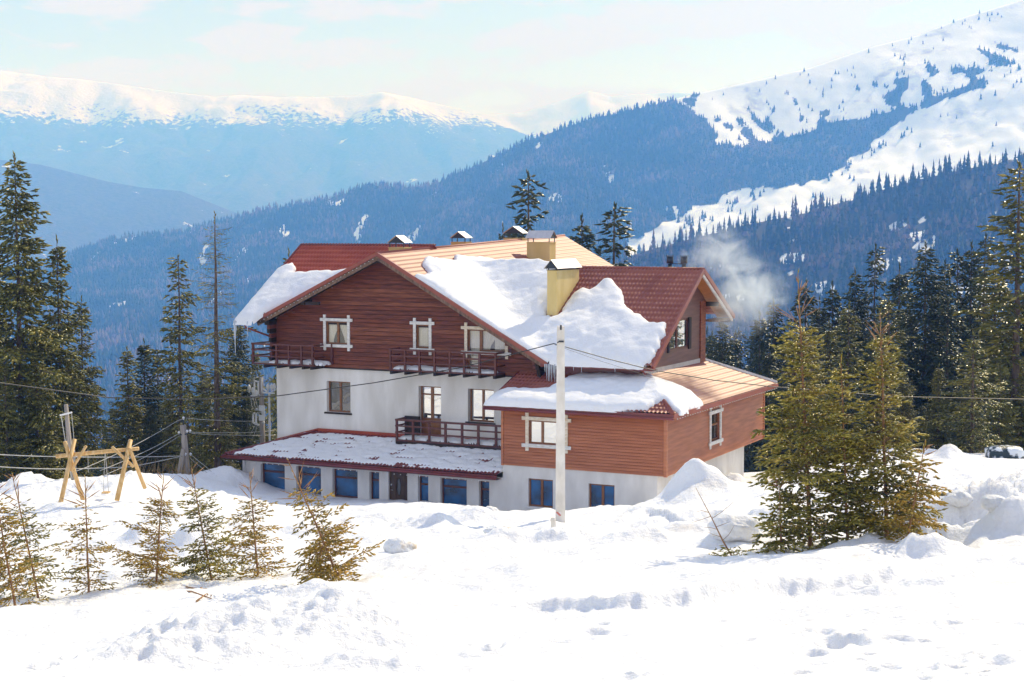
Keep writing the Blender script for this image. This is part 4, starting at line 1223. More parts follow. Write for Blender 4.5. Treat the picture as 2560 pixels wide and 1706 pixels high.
# clad wing
r_f = (-6.55, -4.78, 1.05, 2.12); r_s = (5.68, 6.95, 0.82, 2.10)
boards('u', 0.0, 0.0, 2.57, 0.135, lambda z: (-7.86, -0.05), [r_f], [M_SIDING, M_SIDING], lap=0.05, thick=0.06, gap=0.016)
boards('v', 0.0, 0.0, 2.57, 0.135, lambda z: (0.05, 13.85), [r_s], [M_SIDING, M_SIDING], lap=0.05, thick=0.06, gap=0.016)
wall_plate('wall_backing', M_SIDING2, 0.03, 'u', [r_f], (-7.88, -0.03, 0.0, 2.6), 0.04)
wall_plate('wall_backing', M_SIDING2, -0.03, 'v', [r_s], (0.03, 13.9, 0.0, 2.6), 0.04)
b_ = MB()
b_.quad((-0.4, 0.03, 0.0), (-0.03, 0.03, 0.0), (-0.03, 13.9, 0.0), (-0.4, 13.9, 0.0)); b_.quad((-7.9, 13.9, 0), (-0.03, 13.9, 0), (-0.03, 13.9, 2.7), (-7.9, 13.9, 2.7)); b_.quad((-7.9, 12.0, 0.0), (-0.03, 12.0, 0.0), (-0.03, 13.9, 0.0), (-7.9, 13.9, 0.0))
b_.build('wall_backing', M_SIDING2, lodge)
s_ = MB(); s_.quad((-7.9, 0, -0.6), (-7.9, 3.0, -0.6), (-7.9, 3.0, 2.8), (-7.9, 0, 2.7)); s_.build('wall', M_STUCCO2, lodge)
for q in ((-7.95, -7.84, -0.07, 0.06), (-0.07, 0.07, -0.07, 0.07), (-0.06, 0.07, 13.8, 13.95)):
    MB().box(q[0], q[1], q[2], q[3], -0.03, 2.575).build('corner_board', M_SIDING, lodge)
x = window('u', 0.0, *r_f, 'v', 0.36, 0.03, frame=M_FRAME, gl=M_GLMIR, sill=M_BLACKWOOD)
trim(x, 'u', 0.0, *r_f, tw=0.16)
x = window('v', 0.0, *r_s, 'h', 0.58, 0.03, frame=M_FRAME, gl=M_GLDARK)
trim(x, 'v', 0.0, *r_s, tw=0.16, mt=M_GREYWOOD)

# upper room under the right cross roof: grey-brown boards on its gable, dark red strip at the front
r_u = (6.2, 8.9, 4.95, 6.35)


def wlim(z):
    a0 = 3.0 if z < zW2F(0, 3.0) - .2 else 2.2 + (z + 0.2 - 4.55) / 0.636
    a1 = 11.2 if z < zW2B(0, 11.2) - .2 else 8.8 + (8.75 - .2 - z) / 0.53
    return (max(a0, 3.0), min(a1, 11.2)) if a1 - a0 > 0.05 else None


boards('v', -2.3, 3.9, 8.5, 0.18, wlim, [r_u], M_SIDING2, lap=0.02, thick=0.04, gap=0.005)
wall_plate('wall_backing', M_SIDING2, -2.33, 'v', [r_u], (5.6, 11.2, 3.9, 6.4), 0.04)
b_ = MB(); b_.quad((-2.33, 3.0, 3.9), (-2.33, 5.6, 3.9), (-2.33, 5.6, 6.4), (-2.33, 3.0, 4.8)); b_.quad((-2.33, 5.6, 6.4), (-2.33, 11.2, 6.4), (-2.33, 11.2, 7.2), (-2.33, 8.8, 8.5)); b_.quad((-2.33, 11.2, 3.9), (-7.6, 11.2, 3.9), (-7.6, 11.2, 7.3), (-2.33, 11.2, 7.3)); b_.build('wall_backing', M_SIDING2, lodge)
MB().box(-2.36, -2.2, 10.55, 11.26, 3.9, 7.1).build('corner_board', M_DKWOOD2, lodge)
MB().box(-7.3, -2.33, 2.98, 3.06, 3.3, 4.5).build('wall', M_DKRED, lodge)
MB().box(-2.3, -2.22, 3.0, 11.2, 3.98, 4.26).build('wall_flashing', M_TIN, lodge)
x = window('v', -2.3, *r_u, 'v', 0.45, 0.0, frame=M_FRAMERED, gl=M_GLMIR)
for q in ((6.05, 6.2), (8.9, 9.2)):
    t = MB(); bx(t, 'v', -2.3, q[0], q[1], -0.10, 0.0, 4.85, 6.4); t.build('trim_board', M_BLACKWOOD, x)

# ---- balconies
def balcony(u0, u1, zdeck, posts, vf=2.0, left_side=True, wrap=None, joists=(), right_side=True, snow=True, label=None):
    b = MB(); b.box(u0, u1, vf - .02, 2.97, zdeck - .07, zdeck)
    deck = b.build('balcony', M_BALC, lodge)
    if label: deck['label'] = label
    top = zdeck + 1.0
    for p in posts:
        MB().box(p - .05, p + .05, vf - .04, vf + .06, zdeck, top).build('post', M_BALC, deck)
    for zz, w in ((top - .02, .065), (zdeck + .68, .05), (zdeck + .36, .05)):
        MB().box(u0 - .02, u1 + .02, vf - .03, vf + .03 + (0.05 if w > .06 else 0), zz - w, zz + (w * .4)).build('rail', M_BALC, deck)
        for flag, uu in ((left_side, u0 + .03), (right_side, u1 - .03)):
            if flag:
                MB().box(uu - .03, uu + .03, vf + .06, 2.94, zz - w, zz + w * .4).build('rail', M_BALC, deck)
    for j in joists:
        MB().box(j - .06, j + .06, vf - .12, 2.98, zdeck - .22, zdeck - .072).build('joist', M_BLACKWOOD, deck)
    return deck


b1 = balcony(-23.15, -19.4, 3.92, (-23.08, -21.64, -20.9, -20.15, -19.49), joists=(-22.3, -21.5, -20.75, -20.0, -19.5), right_side=True, label='upper left balcony turning the corner of the lodge')
b_ = MB(); b_.box(-23.15, -22.36, 2.97, 5.5, 3.85, 3.92); b_.build('deck', M_BALC, b1)
for zz in (4.90, 4.60, 4.28):
    MB().box(-23.13, -23.07, 2.9, 5.5, zz - .06, zz + .02).build('rail', M_BALC, b1)
MB().box(-23.15, -23.05, 5.4, 5.5, 3.92, 4.92).build('post', M_BALC, b1)
MB().box(-18.97, -18.87, 2.86, 2.96, 3.92, 4.95).build('post', M_BALC, b1)
b2 = balcony(-15.05, -9.25, 3.90, (-15.01, -14.18, -13.38, -12.55, -11.72, -10.95, -10.13, -9.29), joists=(-14.9, -14.1, -13.3, -12.5, -11.68, -10.9, -10.08, -9.3), label='long upper balcony below the gable windows')
b3 = balcony(-14.72, -7.95, 0.50, (-14.66, -13.75, -12.86, -11.97, -11.07, -10.2, -9.26, -8.3), joists=(), right_side=False, label='lower balcony over the long low roof')
MB().box(-14.72, -7.95, 1.98, 2.06, 0.22, 0.425).build('joist', M_BLACKWOOD, b3)
MB().box(-14.75, -13.9, 2.9, 2.98, 0.5, 1.55).build('post', M_BLACKWOOD, b3)

# ---- chimneys
def chimney(u0, u1, v0, v1, z0, z1, ridge, over=0.10, rise=0.45, post=0.16, mat=M_YELLOW, roofm=M_TIN, label=None, curb=True):
    c = MB().box(u0, u1, v0, v1, z0, z1).build('chimney', mat, lodge)
    if label: c['label'] = label
    MB().box(u0 - .03, u1 + .03, v0 - .03, v1 + .03, z1, z1 + .035).build('chimney_top', M_BLKMETAL if post < .2 else mat, c)
    pz = z1 + .035
    for (a, b) in ((u0 + .05, v0 + .05), (u1 - .05, v0 + .05), (u0 + .05, v1 - .05), (u1 - .05, v1 - .05)):
        MB().box(a - .02, a + .02, b - .02, b + .02, pz, pz + post).build('cap_post', M_BLKMETAL, c)
    h = pz + post
    a0, a1, b0, b1 = u0 - over, u1 + over, v0 - over, v1 + over
    m = MB(); ends = []
    if ridge == 'v':
        mid = (a0 + a1) / 2
        for s in (a0, a1):
            m.prism([(s, b0, h), (s, b1, h), (mid, b1, h + rise), (mid, b0, h + rise)], (0, 0, 0.02))
        for b in (b0 + .06, b1 - .08): ends.append(MB().prism([(a0 + .05, b, h), (a1 - .05, b, h), (mid, b, h + rise - .03)], (0, .015, 0)))
    else:
        mid = (b0 + b1) / 2
        for s in (b0, b1):
            m.prism([(a0, s, h), (a1, s, h), (a1, mid, h + rise), (a0, mid, h + rise)], (0, 0, 0.02))
        for a in (a0 + .06, a1 - .08): ends.append(MB().prism([(a, b0 + .05, h), (a, b1 - .05, h), (a, mid, h + rise - .03)], (.015, 0, 0)))
    m.build('chimney_cap', roofm, c)
    for e_ in ends: e_.build('cap_end', M_BLKMETAL, c)
    return c


chimney(-8.12, -7.62, 5.2, 7.85, 5.8, 8.70, 'v', over=0.12, rise=0.42, post=0.04, label='tall yellow chimney standing in the roof valley')
MB().box(-8.2, -7.54, 5.1, 8.0, 5.9, 6.42).build('chimney_flashing', M_FASCIA, lodge)
chimney(-14.25, -12.85, 15.6, 16.4, 8.0, 9.90, 'u', over=0.08, rise=0.42, post=0.20, label='square yellow chimney behind the ridge')
chimney(-16.85, -15.95, 5.0, 5.7, 8.6, 9.72, 'v', over=0.06, rise=0.36, post=0.22)
chimney(-17.1, -16.2, 12.0, 12.7, 9.2, 9.93, 'v', over=0.05, rise=0.34, post=0.20)
chimney(-16.9, -15.7, 18.0, 18.7, 9.2, 10.10, 'v', over=0.05, rise=0.40, post=0.26)
# twin black stove pipes on the right ridge
for a, hgt in ((-3.35, 9.38), (-2.62, 9.38)):
    f = MB().tube([(a, 9.2, 8.3), (a, 9.2, hgt - .4)], 0.11, 12).build('stove_pipe', M_BLKMETAL, lodge, smooth=True)
    MB().tube([(a, 9.2, hgt - .38), (a, 9.2, hgt - .05)], 0.17, 12).build('cowl', M_BLKMETAL, f, smooth=True)
    MB().tube([(a, 9.2, hgt - .03), (a, 9.2, hgt)], 0.20, 12).build('cowl_lid', M_BLKMETAL, f)
MB().tube([(-3.35, 9.2, 8.98), (-2.62, 9.2, 8.98)], 0.02, 5).build('pipe_stay', M_BLKMETAL, lodge)
# small wall things
MB().box(-22.27, -22.15, -0.12, 0.1, -3.0, -0.7).build('downpipe', M_WHITEMETAL, lodge)
# festoon lights along the eaves and the gable verge, one object per string
st = MB()
for a, b, n in (((-23.0, -0.64, -0.72), (-7.95, -0.64, -0.73), 44), ((-8.4, -0.60, 2.57), (0.5, -0.60, 2.57), 34), ((0.62, -0.4, 2.57), (0.62, 14.3, 2.57), 46), ((-22.8, 2.1, zM1L(-22.8, 2.1) - .2), (-15.9, 2.1, zM1L(-15.9, 2.1) - .2), 30)):
    for k in range(n):
        p = np.array(a) + (np.array(b) - np.array(a)) * (k + .5) / n
        st.box(p[0] - .018, p[0] + .018, p[1] - .018, p[1] + .018, p[2] - .018, p[2] + .018)
so_ = st.build('string_lights', M_WHITEMETAL, lodge)
so_['kind'] = 'stuff'

# ------------------------------------------------------------------ snow lying on the lodge
def poly_sd(P, x, y):
    """signed distance to a polygon (inside positive) and the nearest boundary point"""
    P = np.array(P, float); Q = np.roll(P, -1, 0)
    best = np.full(x.shape, 1e9); bxp = np.zeros_like(x); byp = np.zeros_like(x); ins = np.zeros(x.shape, bool)
    for (x0, y0), (x1, y1) in zip(P, Q):
        dx, dy = x1 - x0, y1 - y0
        t = np.clip(((x - x0) * dx + (y - y0) * dy) / (dx * dx + dy * dy + 1e-12), 0, 1)
        qx, qy = x0 + t * dx, y0 + t * dy
        d = np.hypot(x - qx, y - qy); m = d < best
        best = np.where(m, d, best); bxp = np.where(m, qx, bxp); byp = np.where(m, qy, byp)
        c = ((y0 > y) != (y1 > y)) & (x < dx * (y - y0) / (dy if abs(dy) > 1e-12 else 1e-12) + x0)
        ins ^= c
    return np.where(ins, best, -best), bxp, byp


def rough_poly(P, seg=0.22, amp=0.05, seed=0, keep=()):
    """ragged outline"""
    out = []
    g = np.random.default_rng(seed)
    n = len(P)
    for i in range(n):
        a = np.array(P[i], float); b = np.array(P[(i + 1) % n], float)
        L = np.linalg.norm(b - a); k = max(1, int(L / seg))
        nrm = np.array([-(b - a)[1], (b - a)[0]]) / (L + 1e-9)
        for j in range(k):
            am = amp * (0.25 if i in keep else 1.0)
            out.append(tuple(a + (b - a) * j / k + nrm * g.normal(0, am) * (j > 0)))
    return out


def snow_cap(name, poly, zf, T, label, edge=0.22, res=0.09, seed=0, lump=0.06, dune=0.10, parent=None, thin=0.0, lip=0.05, cat='snow'):
    P = np.array(poly)
    x = np.arange(P[:, 0].min() - res, P[:, 0].max() + 2 * res, res); y = np.arange(P[:, 1].min() - res, P[:, 1].max() + 2 * res, res)
    X, Y = np.meshgrid(x, y)
    sd, qx, qy = poly_sd(poly, X, Y)
    out = sd < 0
    XX = np.where(out, qx, X); YY = np.where(out, qy, Y)
    s = np.maximum(sd, 0)
    prof = (1 - np.exp(-s / edge)) ** 0.6
    t = T * prof * (1 + dune / max(T, .01) * 0.9 * fbm(XX / 1.6, YY / 1.6, 3, seed)) + lump * prof * fbm(XX / 0.35, YY / 0.35, 4, seed + 5) + lip * (s > 0)
    t = np.where(s > 0, t - thin * np.clip(fbm(XX / 0.8, YY / 0.35, 4, seed + 9) - 0.05, 0, 1) * 3, -0.03)
    Z = zf(XX, YY) + t
    n = X.shape[1]
    ok = sd > -res * 1.05
    cell = ok[:-1, :-1] & ok[1:, :-1] & ok[:-1, 1:] & ok[1:, 1:] & ((sd[:-1, :-1] > 0) | (sd[1:, 1:] > 0) | (sd[1:, :-1] > 0) | (sd[:-1, 1:] > 0))
    i = (np.arange(X.shape[0] - 1)[:, None] * n + np.arange(n - 1)[None])[cell]
    f = np.stack([i, i + 1, i + n + 1, i + n], -1)
    used, inv = np.unique(f, return_inverse=True)
    V = np.stack([XX.ravel(), YY.ravel(), Z.ravel()], -1)[used]
    me = mesh_from(V, inv.reshape(f.shape), name, M_RSNOW, smooth=True)
    if parent is not None:
        return obj(name, me, parent)
    return obj(name, me, None, tuple(LO), -TH, label, cat, 'snow lying on the lodge roofs')


def zmain(u, v):
    a = zM1R(u, v); b = np.minimum(zW2F(u, v), zW2B(u, v))
    k = 0.35
    h = np.clip(0.5 + 0.5 * (a - b) / k, 0, 1)
    return b * (1 - h) + a * h + k * h * (1 - h)


def icicles(parent, pts, seed=0):
    g = random.Random(seed)
    for (u, v, z, L, r) in pts:
        n = 6; V = []; rad = []
        for j in range(n + 1):
            f = j / n
            V.append((u + g.uniform(-.006, .006), v + g.uniform(-.006, .006), z + 0.06 - (L + .06) * f)); rad.append(r * (1 - f) ** 0.8 * g.uniform(0.75, 1.15) + 0.003)
        MB().tube(V, rad, 7).build('icicle', M_ICE, parent, smooth=True)


P_MAIN = [(-13.7, 2.12), (-6.68, 2.12), (-6.5, 2.02), (-1.9, 2.02), (-1.62, 2.65), (-1.69, 4.32), (-1.88, 4.9), (-2.68, 4.87), (-2.97, 5.08), (-3.76, 5.52), (-4.51, 6.16), (-4.86, 6.82), (-5.6, 7.59),
          (-6.01, 7.80), (-6.30, 7.75), (-6.42, 7.42), (-6.65, 7.02), (-7.12, 7.15), (-7.38, 6.8), (-7.52, 6.06), (-7.55, 5.1), (-8.2, 5.05), (-8.2, 8.9), (-9.5, 9.2), (-10.5, 10), (-12.3, 12.8), (-13.33, 13.77), (-13.96, 12.05),
          (-14.6, 9.37), (-14.83, 8.16), (-14.35, 7.28), (-14.62, 6.47), (-14.96, 5.4), (-14.47, 4.2), (-13.75, 3.73), (-13.62, 3.29)]
sn = snow_cap('roof_snow', rough_poly(P_MAIN, 0.2, 0.05, 3, keep=(0, 2)), zmain, 0.34, 'deep snow filling the valley round the tall yellow chimney', seed=21, res=0.085, edge=0.3, dune=0.22, lump=0.045)
icicles(sn, [(-6.75 + 0.085 * k, 2.05 + 0.02 * (k % 3), 4.42, L, 0.035) for k, L in enumerate((0.35, 0.75, 1.25, 0.8, 1.1, 0.6, 1.0, 0.4))] + [(-4.9, 2.05, 4.42, 0.3, 0.022), (-5.3, 2.05, 4.42, 0.22, 0.02), (-3.25, 2.05, 4.42, 0.25, 0.018), (-5.9, 2.05, 4.42, 0.2, 0.02)], 2)
P_L = [(-23.88, 1.42), (-22.75, 1.42), (uv1(2.1) + .05, 2.1), (uv1(5.3) - 0.1, 5.3), (-19.4, 5.35), (-20.98, 5.2), (-22.66, 5.06), (-22.75, 5.5), (-23.2, 5.85), (-23.88, 5.3)]
sn = snow_cap('roof_snow', rough_poly(P_L, 0.2, 0.04, 4, keep=(0, 9)), lambda u, v: zW1F(u, v), 0.34, 'snow slab sliding over the left eave with long icicles', seed=25, edge=0.16, dune=0.08)
icicles(sn, [(-23.78, 1.46, 6.0, 1.75, 0.06), (-23.86, 1.5, 6.0, 0.9, 0.045), (-23.7, 1.46, 5.98, 0.5, 0.035), (-23.0, 1.45, 5.98, 0.85, 0.035), (-23.86, 1.9, 6.1, 0.5, 0.03)], 4)
P_W = [(-8.58, -0.62), (-2.2, -0.60), (-1.6, -0.42), (-0.75, -0.35), (-0.60, 0.35), (-0.35, 0.72), (0.1, 0.2), (0.66, -0.1), (0.72, 0.9), (0.5, 1.5), (0.62, 2.6), (0.5, 3.4), (-0.23, 3.95), (-1.09, 3.93), (-1.76, 3.1), (-2.4, 2.95),
       (-5.3, 2.93), (-5.81, 2.45), (-6.19, 1.21), (-6.85, 0.99), (-7.7, 1.04), (-8.2, 0.92), (-8.55, 0.3)]
snow_cap('roof_snow', rough_poly(P_W, 0.18, 0.04, 5, keep=(0,)), lambda u, v: np.minimum(zW3F(u, v), zW3R(u, v)), 0.26, 'smooth snow on the low hipped roof of the clad wing', seed=31, edge=0.22, dune=0.12)
P_A = [(-22.75, -0.45), (-16, -0.40), (-7.97, -0.30), (-7.97, 2.0), (-7.97, 2.9), (-14.7, 2.9), (-15.1, 2.75), (-19.6, 2.72), (-20.4, 2.1), (-21.7, 0.9)]
snow_cap('roof_snow', rough_poly(P_A, 0.14, 0.05, 6), lambda u, v: np.minimum(zAN(u, v), zANL(u, v)), 0.085, 'thin crusted shaded snow on the long low roof', seed=35, edge=0.12, dune=0.03, lump=0.05, thin=0.10, lip=0.01, res=0.08)
P_A2 = [(-22.95, -0.2), (-21.9, 0.95), (-20.6, 2.2), (-20.1, 2.85), (-22.3, 3.0), (-22.9, 2.6)]
snow_cap('roof_snow', rough_poly(P_A2, 0.14, 0.05, 7), lambda u, v: np.minimum(zAN(u, v), zANL(u, v)), 0.07, 'small snow sheet on the left hip of the long low roof', seed=36, edge=0.12, dune=0.03, lump=0.04, thin=0.08, lip=0.01)
for nm, pl, zz, lab in (('balcony_snow', [(-22.2, 2.1), (-19.0, 2.1), (-18.95, 2.9), (-22.2, 2.9)], 3.925, 'patch of snow on the upper left balcony'), ('balcony_snow', [(-14.95, 2.1), (-9.4, 2.1), (-9.5, 2.8), (-14.9, 2.9)], 3.905, 'snow strip on the long upper balcony'),
                        ('balcony_snow', [(-14.6, 2.1), (-8.0, 2.1), (-8.0, 2.8), (-14.6, 2.9)], 0.505, 'snow strip on the lower balcony')):
    snow_cap(nm, rough_poly(pl, 0.15, 0.04, 9), lambda u, v, zz=zz: zz + 0 * u, 0.13, lab, seed=int(zz * 50) % 40 + 3, edge=0.2, dune=0.12, lump=0.06)

# ------------------------------------------------------------------ spruces
def sprigs_mesh(P, D, L, Wd, sides=3):
    """needle-covered twig ends: slim spindles"""
    n = len(P)
    ref = np.tile(np.array([0.21, 0.37, 0.9]), (n, 1))
    e1 = np.cross(D, ref); e1 /= np.linalg.norm(e1, axis=1)[:, None] + 1e-9
    e2 = np.cross(D, e1)
    V = np.empty((n, sides + 2, 3))
    V[:, 0] = P
    for k in range(sides):
        a = 2 * PI * k / sides
        V[:, 1 + k] = P + D * (L * 0.42)[:, None] + (e1 * math.cos(a) + e2 * math.sin(a)) * Wd[:, None]
    V[:, -1] = P + D * L[:, None]
    F = []
    for k in range(sides):
        k2 = (k + 1) % sides
        F.append((0, 1 + k2, 1 + k)); F.append((1 + k, 1 + k2, sides + 1))
    F = np.array(F)[None] + (np.arange(n) * (sides + 2))[:, None, None]
    return V.reshape(-1, 3), F.reshape(-1, 3)


def spruce_meshes(seed, H, Rb, whorl=0.45, per=5, droop=0.30, up=0.10, sp=0.30, sw=0.035, twig=0.20, low=0.06, prof=0.85, bare_top=0.03, dead=0.0, trunk_r=None, lean=(0, 0), keepf=None, needle=None, bark=None,
                  tw_len=0.42, gap=0.0, asym=0.0, hang=0.25, branch_r=0.016, shoots=0):
    g = np.random.default_rng(seed)
    tr = trunk_r or H * 0.008 + 0.03
    nz = 12
    clump = g.uniform(0.72, 1.2, 14)
    wob = np.cumsum(g.normal(0, 0.006 * H ** 0.5, (nz, 2)), 0) * 0.5
    tz = np.linspace(-0.6, H, nz)
    tx = wob[:, 0] + lean[0] * (tz / H); ty = wob[:, 1] + lean[1] * (tz / H)
    def axis(z): return np.array([np.interp(z, tz, tx), np.interp(z, tz, ty), z])
    tb = MB().tube([axis(z) for z in tz], [tr * (1 - 0.97 * max(0, z) / H) ** 0.9 + 0.006 for z in tz], 9)
    BV = []; BF = []; nb_ = 0
    SP = []; SD = []; SL = []; SW = []
    z = H * low
    az0 = g.uniform(0, 6)
    topz = H * (1 - bare_top)
    while z < topz:
        t = z / H
        n = int(per * g.uniform(0.7, 1.3)) + 1
        az0 += g.uniform(0.5, 1.5)
        for k in range(n):
            if g.uniform() < gap: continue
            az = az0 + 2 * PI * k / n + g.normal(0, 0.25)
            Lr = Rb * ((1 - t) ** prof) * min(1.35, g.lognormal(-0.16, 0.30)) * (1 + asym * math.cos(az)) * clump[int(z / H * 14) % 14] + 0.05
            if t < 0.18: Lr *= 0.65 + 0.35 * t / 0.18
            isdead = g.uniform() < (dead(t) if callable(dead) else dead)
            zb = z + g.uniform(-0.5, 0.5) * whorl
            o = axis(zb)
            dr = droop * (1 - 0.9 * t) * g.uniform(0.6, 1.4); upk = up + 0.55 * max(0, t - 0.55) + g.normal(0, 0.13)
            m = 6
            s = np.linspace(0, 1, m)
            bend = g.normal(0, 0.10)
            aa = az + bend * s
            r = Lr * s
            px = o[0] + np.cos(aa) * r; py = o[1] + np.sin(aa) * r
            pz = o[2] + Lr * (upk * s - dr * s ** 1.5 + 0.16 * dr * s ** 3) 
            pts = np.stack([px, py, pz], 1)
            # wood of the branch
            b0 = branch_r * (0.4 + Lr / 2.0)
            for j in range(m):
                d = pts[min(j + 1, m - 1)] - pts[max(j - 1, 0)]; d /= np.linalg.norm(d) + 1e-9
                e1 = np.cross(d, [0, 0, 1.0]); e1 /= np.linalg.norm(e1) + 1e-9; e2 = np.cross(d, e1)
                rr = b0 * (1 - 0.85 * s[j])
                for q in range(3):
                    a = 2 * PI * q / 3
                    BV.append(pts[j] + (e1 * math.cos(a) + e2 * math.sin(a)) * rr)
            for j in range(m - 1):
                for q in range(3):
                    q2 = (q + 1) % 3
                    a_ = nb_ + j * 3 + q; b_ = nb_ + j * 3 + q2
                    BF.append((a_, b_, b_ + 3)); BF.append((a_, b_ + 3, a_ + 3))
            nb_ += m * 3
            # side twigs
            ntw = max(2, int(Lr / twig))
            st = np.linspace(0.16 if Lr > 0.8 else 0.1, 0.98, ntw)
            for sv in st:
                c = np.array([np.interp(sv, s, pts[:, q]) for q in range(3)])
                tang = pts[min(int(sv * (m - 1)) + 1, m - 1)] - pts[int(sv * (m - 1))]; tang /= np.linalg.norm(tang) + 1e-9
                side = np.cross(tang, [0, 0, 1.0]); side /= np.linalg.norm(side) + 1e-9
                for sg in (-1, 1):
                    if g.uniform() < 0.12: continue
                    tl = tw_len * min(Lr, 2.2) * (1.05 - 0.75 * sv) * g.uniform(0.6, 1.2) + sp * 0.3
                    d = tang * g.uniform(0.5, 0.9) + side * sg * g.uniform(0.6, 1.0) + np.array([0, 0, -hang * g.uniform(0.0, 1.7) + g.normal(0, 0.22)]); d /= np.linalg.norm(d)
                    ns = max(1, int(tl / (sp * (0.5 if not isdead else 1.0))))
                    for q in range(ns):
                        f = (q + 0.2) / ns
                        b = c + d * tl * f + np.array([0, 0, -0.12 * hang * tl * f * f])
                        s2 = 1 if q % 2 else -1
                        d2 = d + np.cross(d, [0, 0, 1.0]) * s2 * g.uniform(0.15, 0.8) + g.normal(0, 0.30, 3) + np.array([0, 0, -0.25 * hang])
                        if q == ns - 1: d2 = d
                        d2 /= np.linalg.norm(d2)
                        SP.append(b); SD.append(d2); SL.append(sp * g.uniform(0.7, 1.25)); SW.append(sw * g.uniform(0.7, 1.25) * (0.30 if isdead else 1.0))
            # leader of the branch
            SP.append(pts[-2]); SD.append((pts[-1] - pts[-2]) / (np.linalg.norm(pts[-1] - pts[-2]) + 1e-9)); SL.append(np.linalg.norm(pts[-1] - pts[-2]) + sp * .6); SW.append(sw * (0.25 if isdead else 0.9))
        z += whorl * g.uniform(0.8, 1.2) * (0.65 + 0.5 * (1 - t))
    # tip
    for k in range(5):
        zz = H * (1 - bare_top * (k / 5.0)); o = axis(zz - 0.02)
        SP.append(o); a = g.uniform(0, 6); SD.append(np.array([0.25 * math.cos(a), 0.25 * math.sin(a), 0.93])); SL.append(sp * 0.9); SW.append(sw * 0.6)
    BSH = []
    for k in range(shoots):
        tt = g.uniform(1 - bare_top * 1.25, 0.985); o = axis(H * tt); a = g.uniform(0, 6.28); e = g.uniform(0.35, 0.9)
        BSH.append((o, np.array([math.cos(a) * math.cos(e), math.sin(a) * math.cos(e), math.sin(e)]), (1.0 - tt) * H * 0.55 + g.uniform(0.12, 0.3), branch_r * g.uniform(1.0, 1.5)))
    SP = np.array(SP); SD = np.array(SD); SL = np.array(SL); SW = np.array(SW)
    SD /= np.linalg.norm(SD, axis=1)[:, None]
    v1, f1 = sprigs_mesh(SP, SD, SL, SW)
    v2 = np.array(BV); f2 = np.array(BF)
    if BSH:
        v3, f3 = sprigs_mesh(np.array([b[0] for b in BSH]), np.array([b[1] for b in BSH]), np.array([b[2] for b in BSH]), np.array([b[3] for b in BSH]), 4)
        f2 = np.vstack([f2, f3 + len(v2)]); v2 = np.vstack([v2, v3])
    f2 = f2 + len(v1)
    me = mesh_from(np.vstack([v1, v2]), np.vstack([f1, f2]), 'crown', [needle or M_NEEDLE, bark or M_BARK], midx=np.concatenate([np.zeros(len(f1), int), np.ones(len(f2), int)]))
    tm = bpy.data.meshes.new('trunk'); tm.from_pydata(tb.v, [], tb.f); tm.materials.append(bark or M_BARK)
    tm.polygons.foreach_set('use_smooth', np.ones(len(tm.polygons), dtype=bool)); tm.update()
    return me, tm, H, len(SP)


def plant(name, meshes, x, y, label, group=None, scale=1.0, rot=None, wide=1.0, z=None, tilt=(0, 0), cat='tree'):
    me, tm, H, _ = meshes
    zg = gz(x, y) if z is None else z
    t = thing(name, label, cat, (x, y, zg), rnd.uniform(0, 6.28) if rot is None else rot, group)
    t.rotation_euler = (tilt[0], tilt[1], t.rotation_euler.z)
    t.scale = (scale * wide, scale * wide, scale)
    obj('trunk', tm, t); obj('crown', me, t)
    return t

BIG = [spruce_meshes(101, 17, 2.9, whorl=0.42, per=6, droop=0.38, sp=0.36, sw=0.075, twig=0.20, low=0.10, prof=0.72, tw_len=0.45, hang=0.45),
       spruce_meshes(102, 15, 2.4, whorl=0.40, per=5, droop=0.45, sp=0.36, sw=0.075, twig=0.20, low=0.08, prof=0.80, gap=0.12, hang=0.5),
       spruce_meshes(103, 16, 2.1, whorl=0.44, per=5, droop=0.55, sp=0.38, sw=0.075, twig=0.20, low=0.12, prof=0.65, gap=0.22, hang=0.6, bare_top=0.02),
       spruce_meshes(104, 14, 2.7, whorl=0.40, per=6, droop=0.30, sp=0.36, sw=0.075, twig=0.20, low=0.05, prof=0.95, hang=0.4)]
DARK = []
for me, tm, H, n in BIG[:4]:
    m2 = me.copy(); m2.materials.clear(); m2.materials.append(M_NEEDLE_DK); m2.materials.append(M_BARK)
    DARK.append((m2, tm, H, n))
SNAG = spruce_meshes(110, 17, 2.0, whorl=0.34, per=5, droop=0.35, sp=0.32, sw=0.07, twig=0.22, low=0.10, prof=0.45, gap=0.25, dead=lambda t: 1.0 if t > 0.60 else (0.6 if t > 0.35 else 0.35), trunk_r=0.22, hang=0.3, bare_top=0.05)
SMALL = [spruce_meshes(120, 6, 1.7, whorl=0.32, per=5, droop=0.28, sp=0.24, sw=0.042, twig=0.18, low=0.04, prof=0.9, hang=0.3),
         spruce_meshes(121, 6, 1.3, whorl=0.32, per=5, droop=0.20, sp=0.24, sw=0.042, twig=0.18, low=0.05, prof=1.0, hang=0.25)]


def tree_to(name, meshes, dx, dy, Y, label, group=None, wide=1.0, rot=None, zoff=0.0, cat='tree', tilt=(0, 0)):
    p = atD(dx, dy, Y)
    g = gz(p[0], Y) - 0.2 + zoff
    sc = (p[2] - g) / meshes[2]
    return plant(name, meshes, p[0], Y, label, group, scale=sc, wide=wide / sc if wide > 5 else wide, z=g, rot=rot, tilt=tilt, cat=cat)


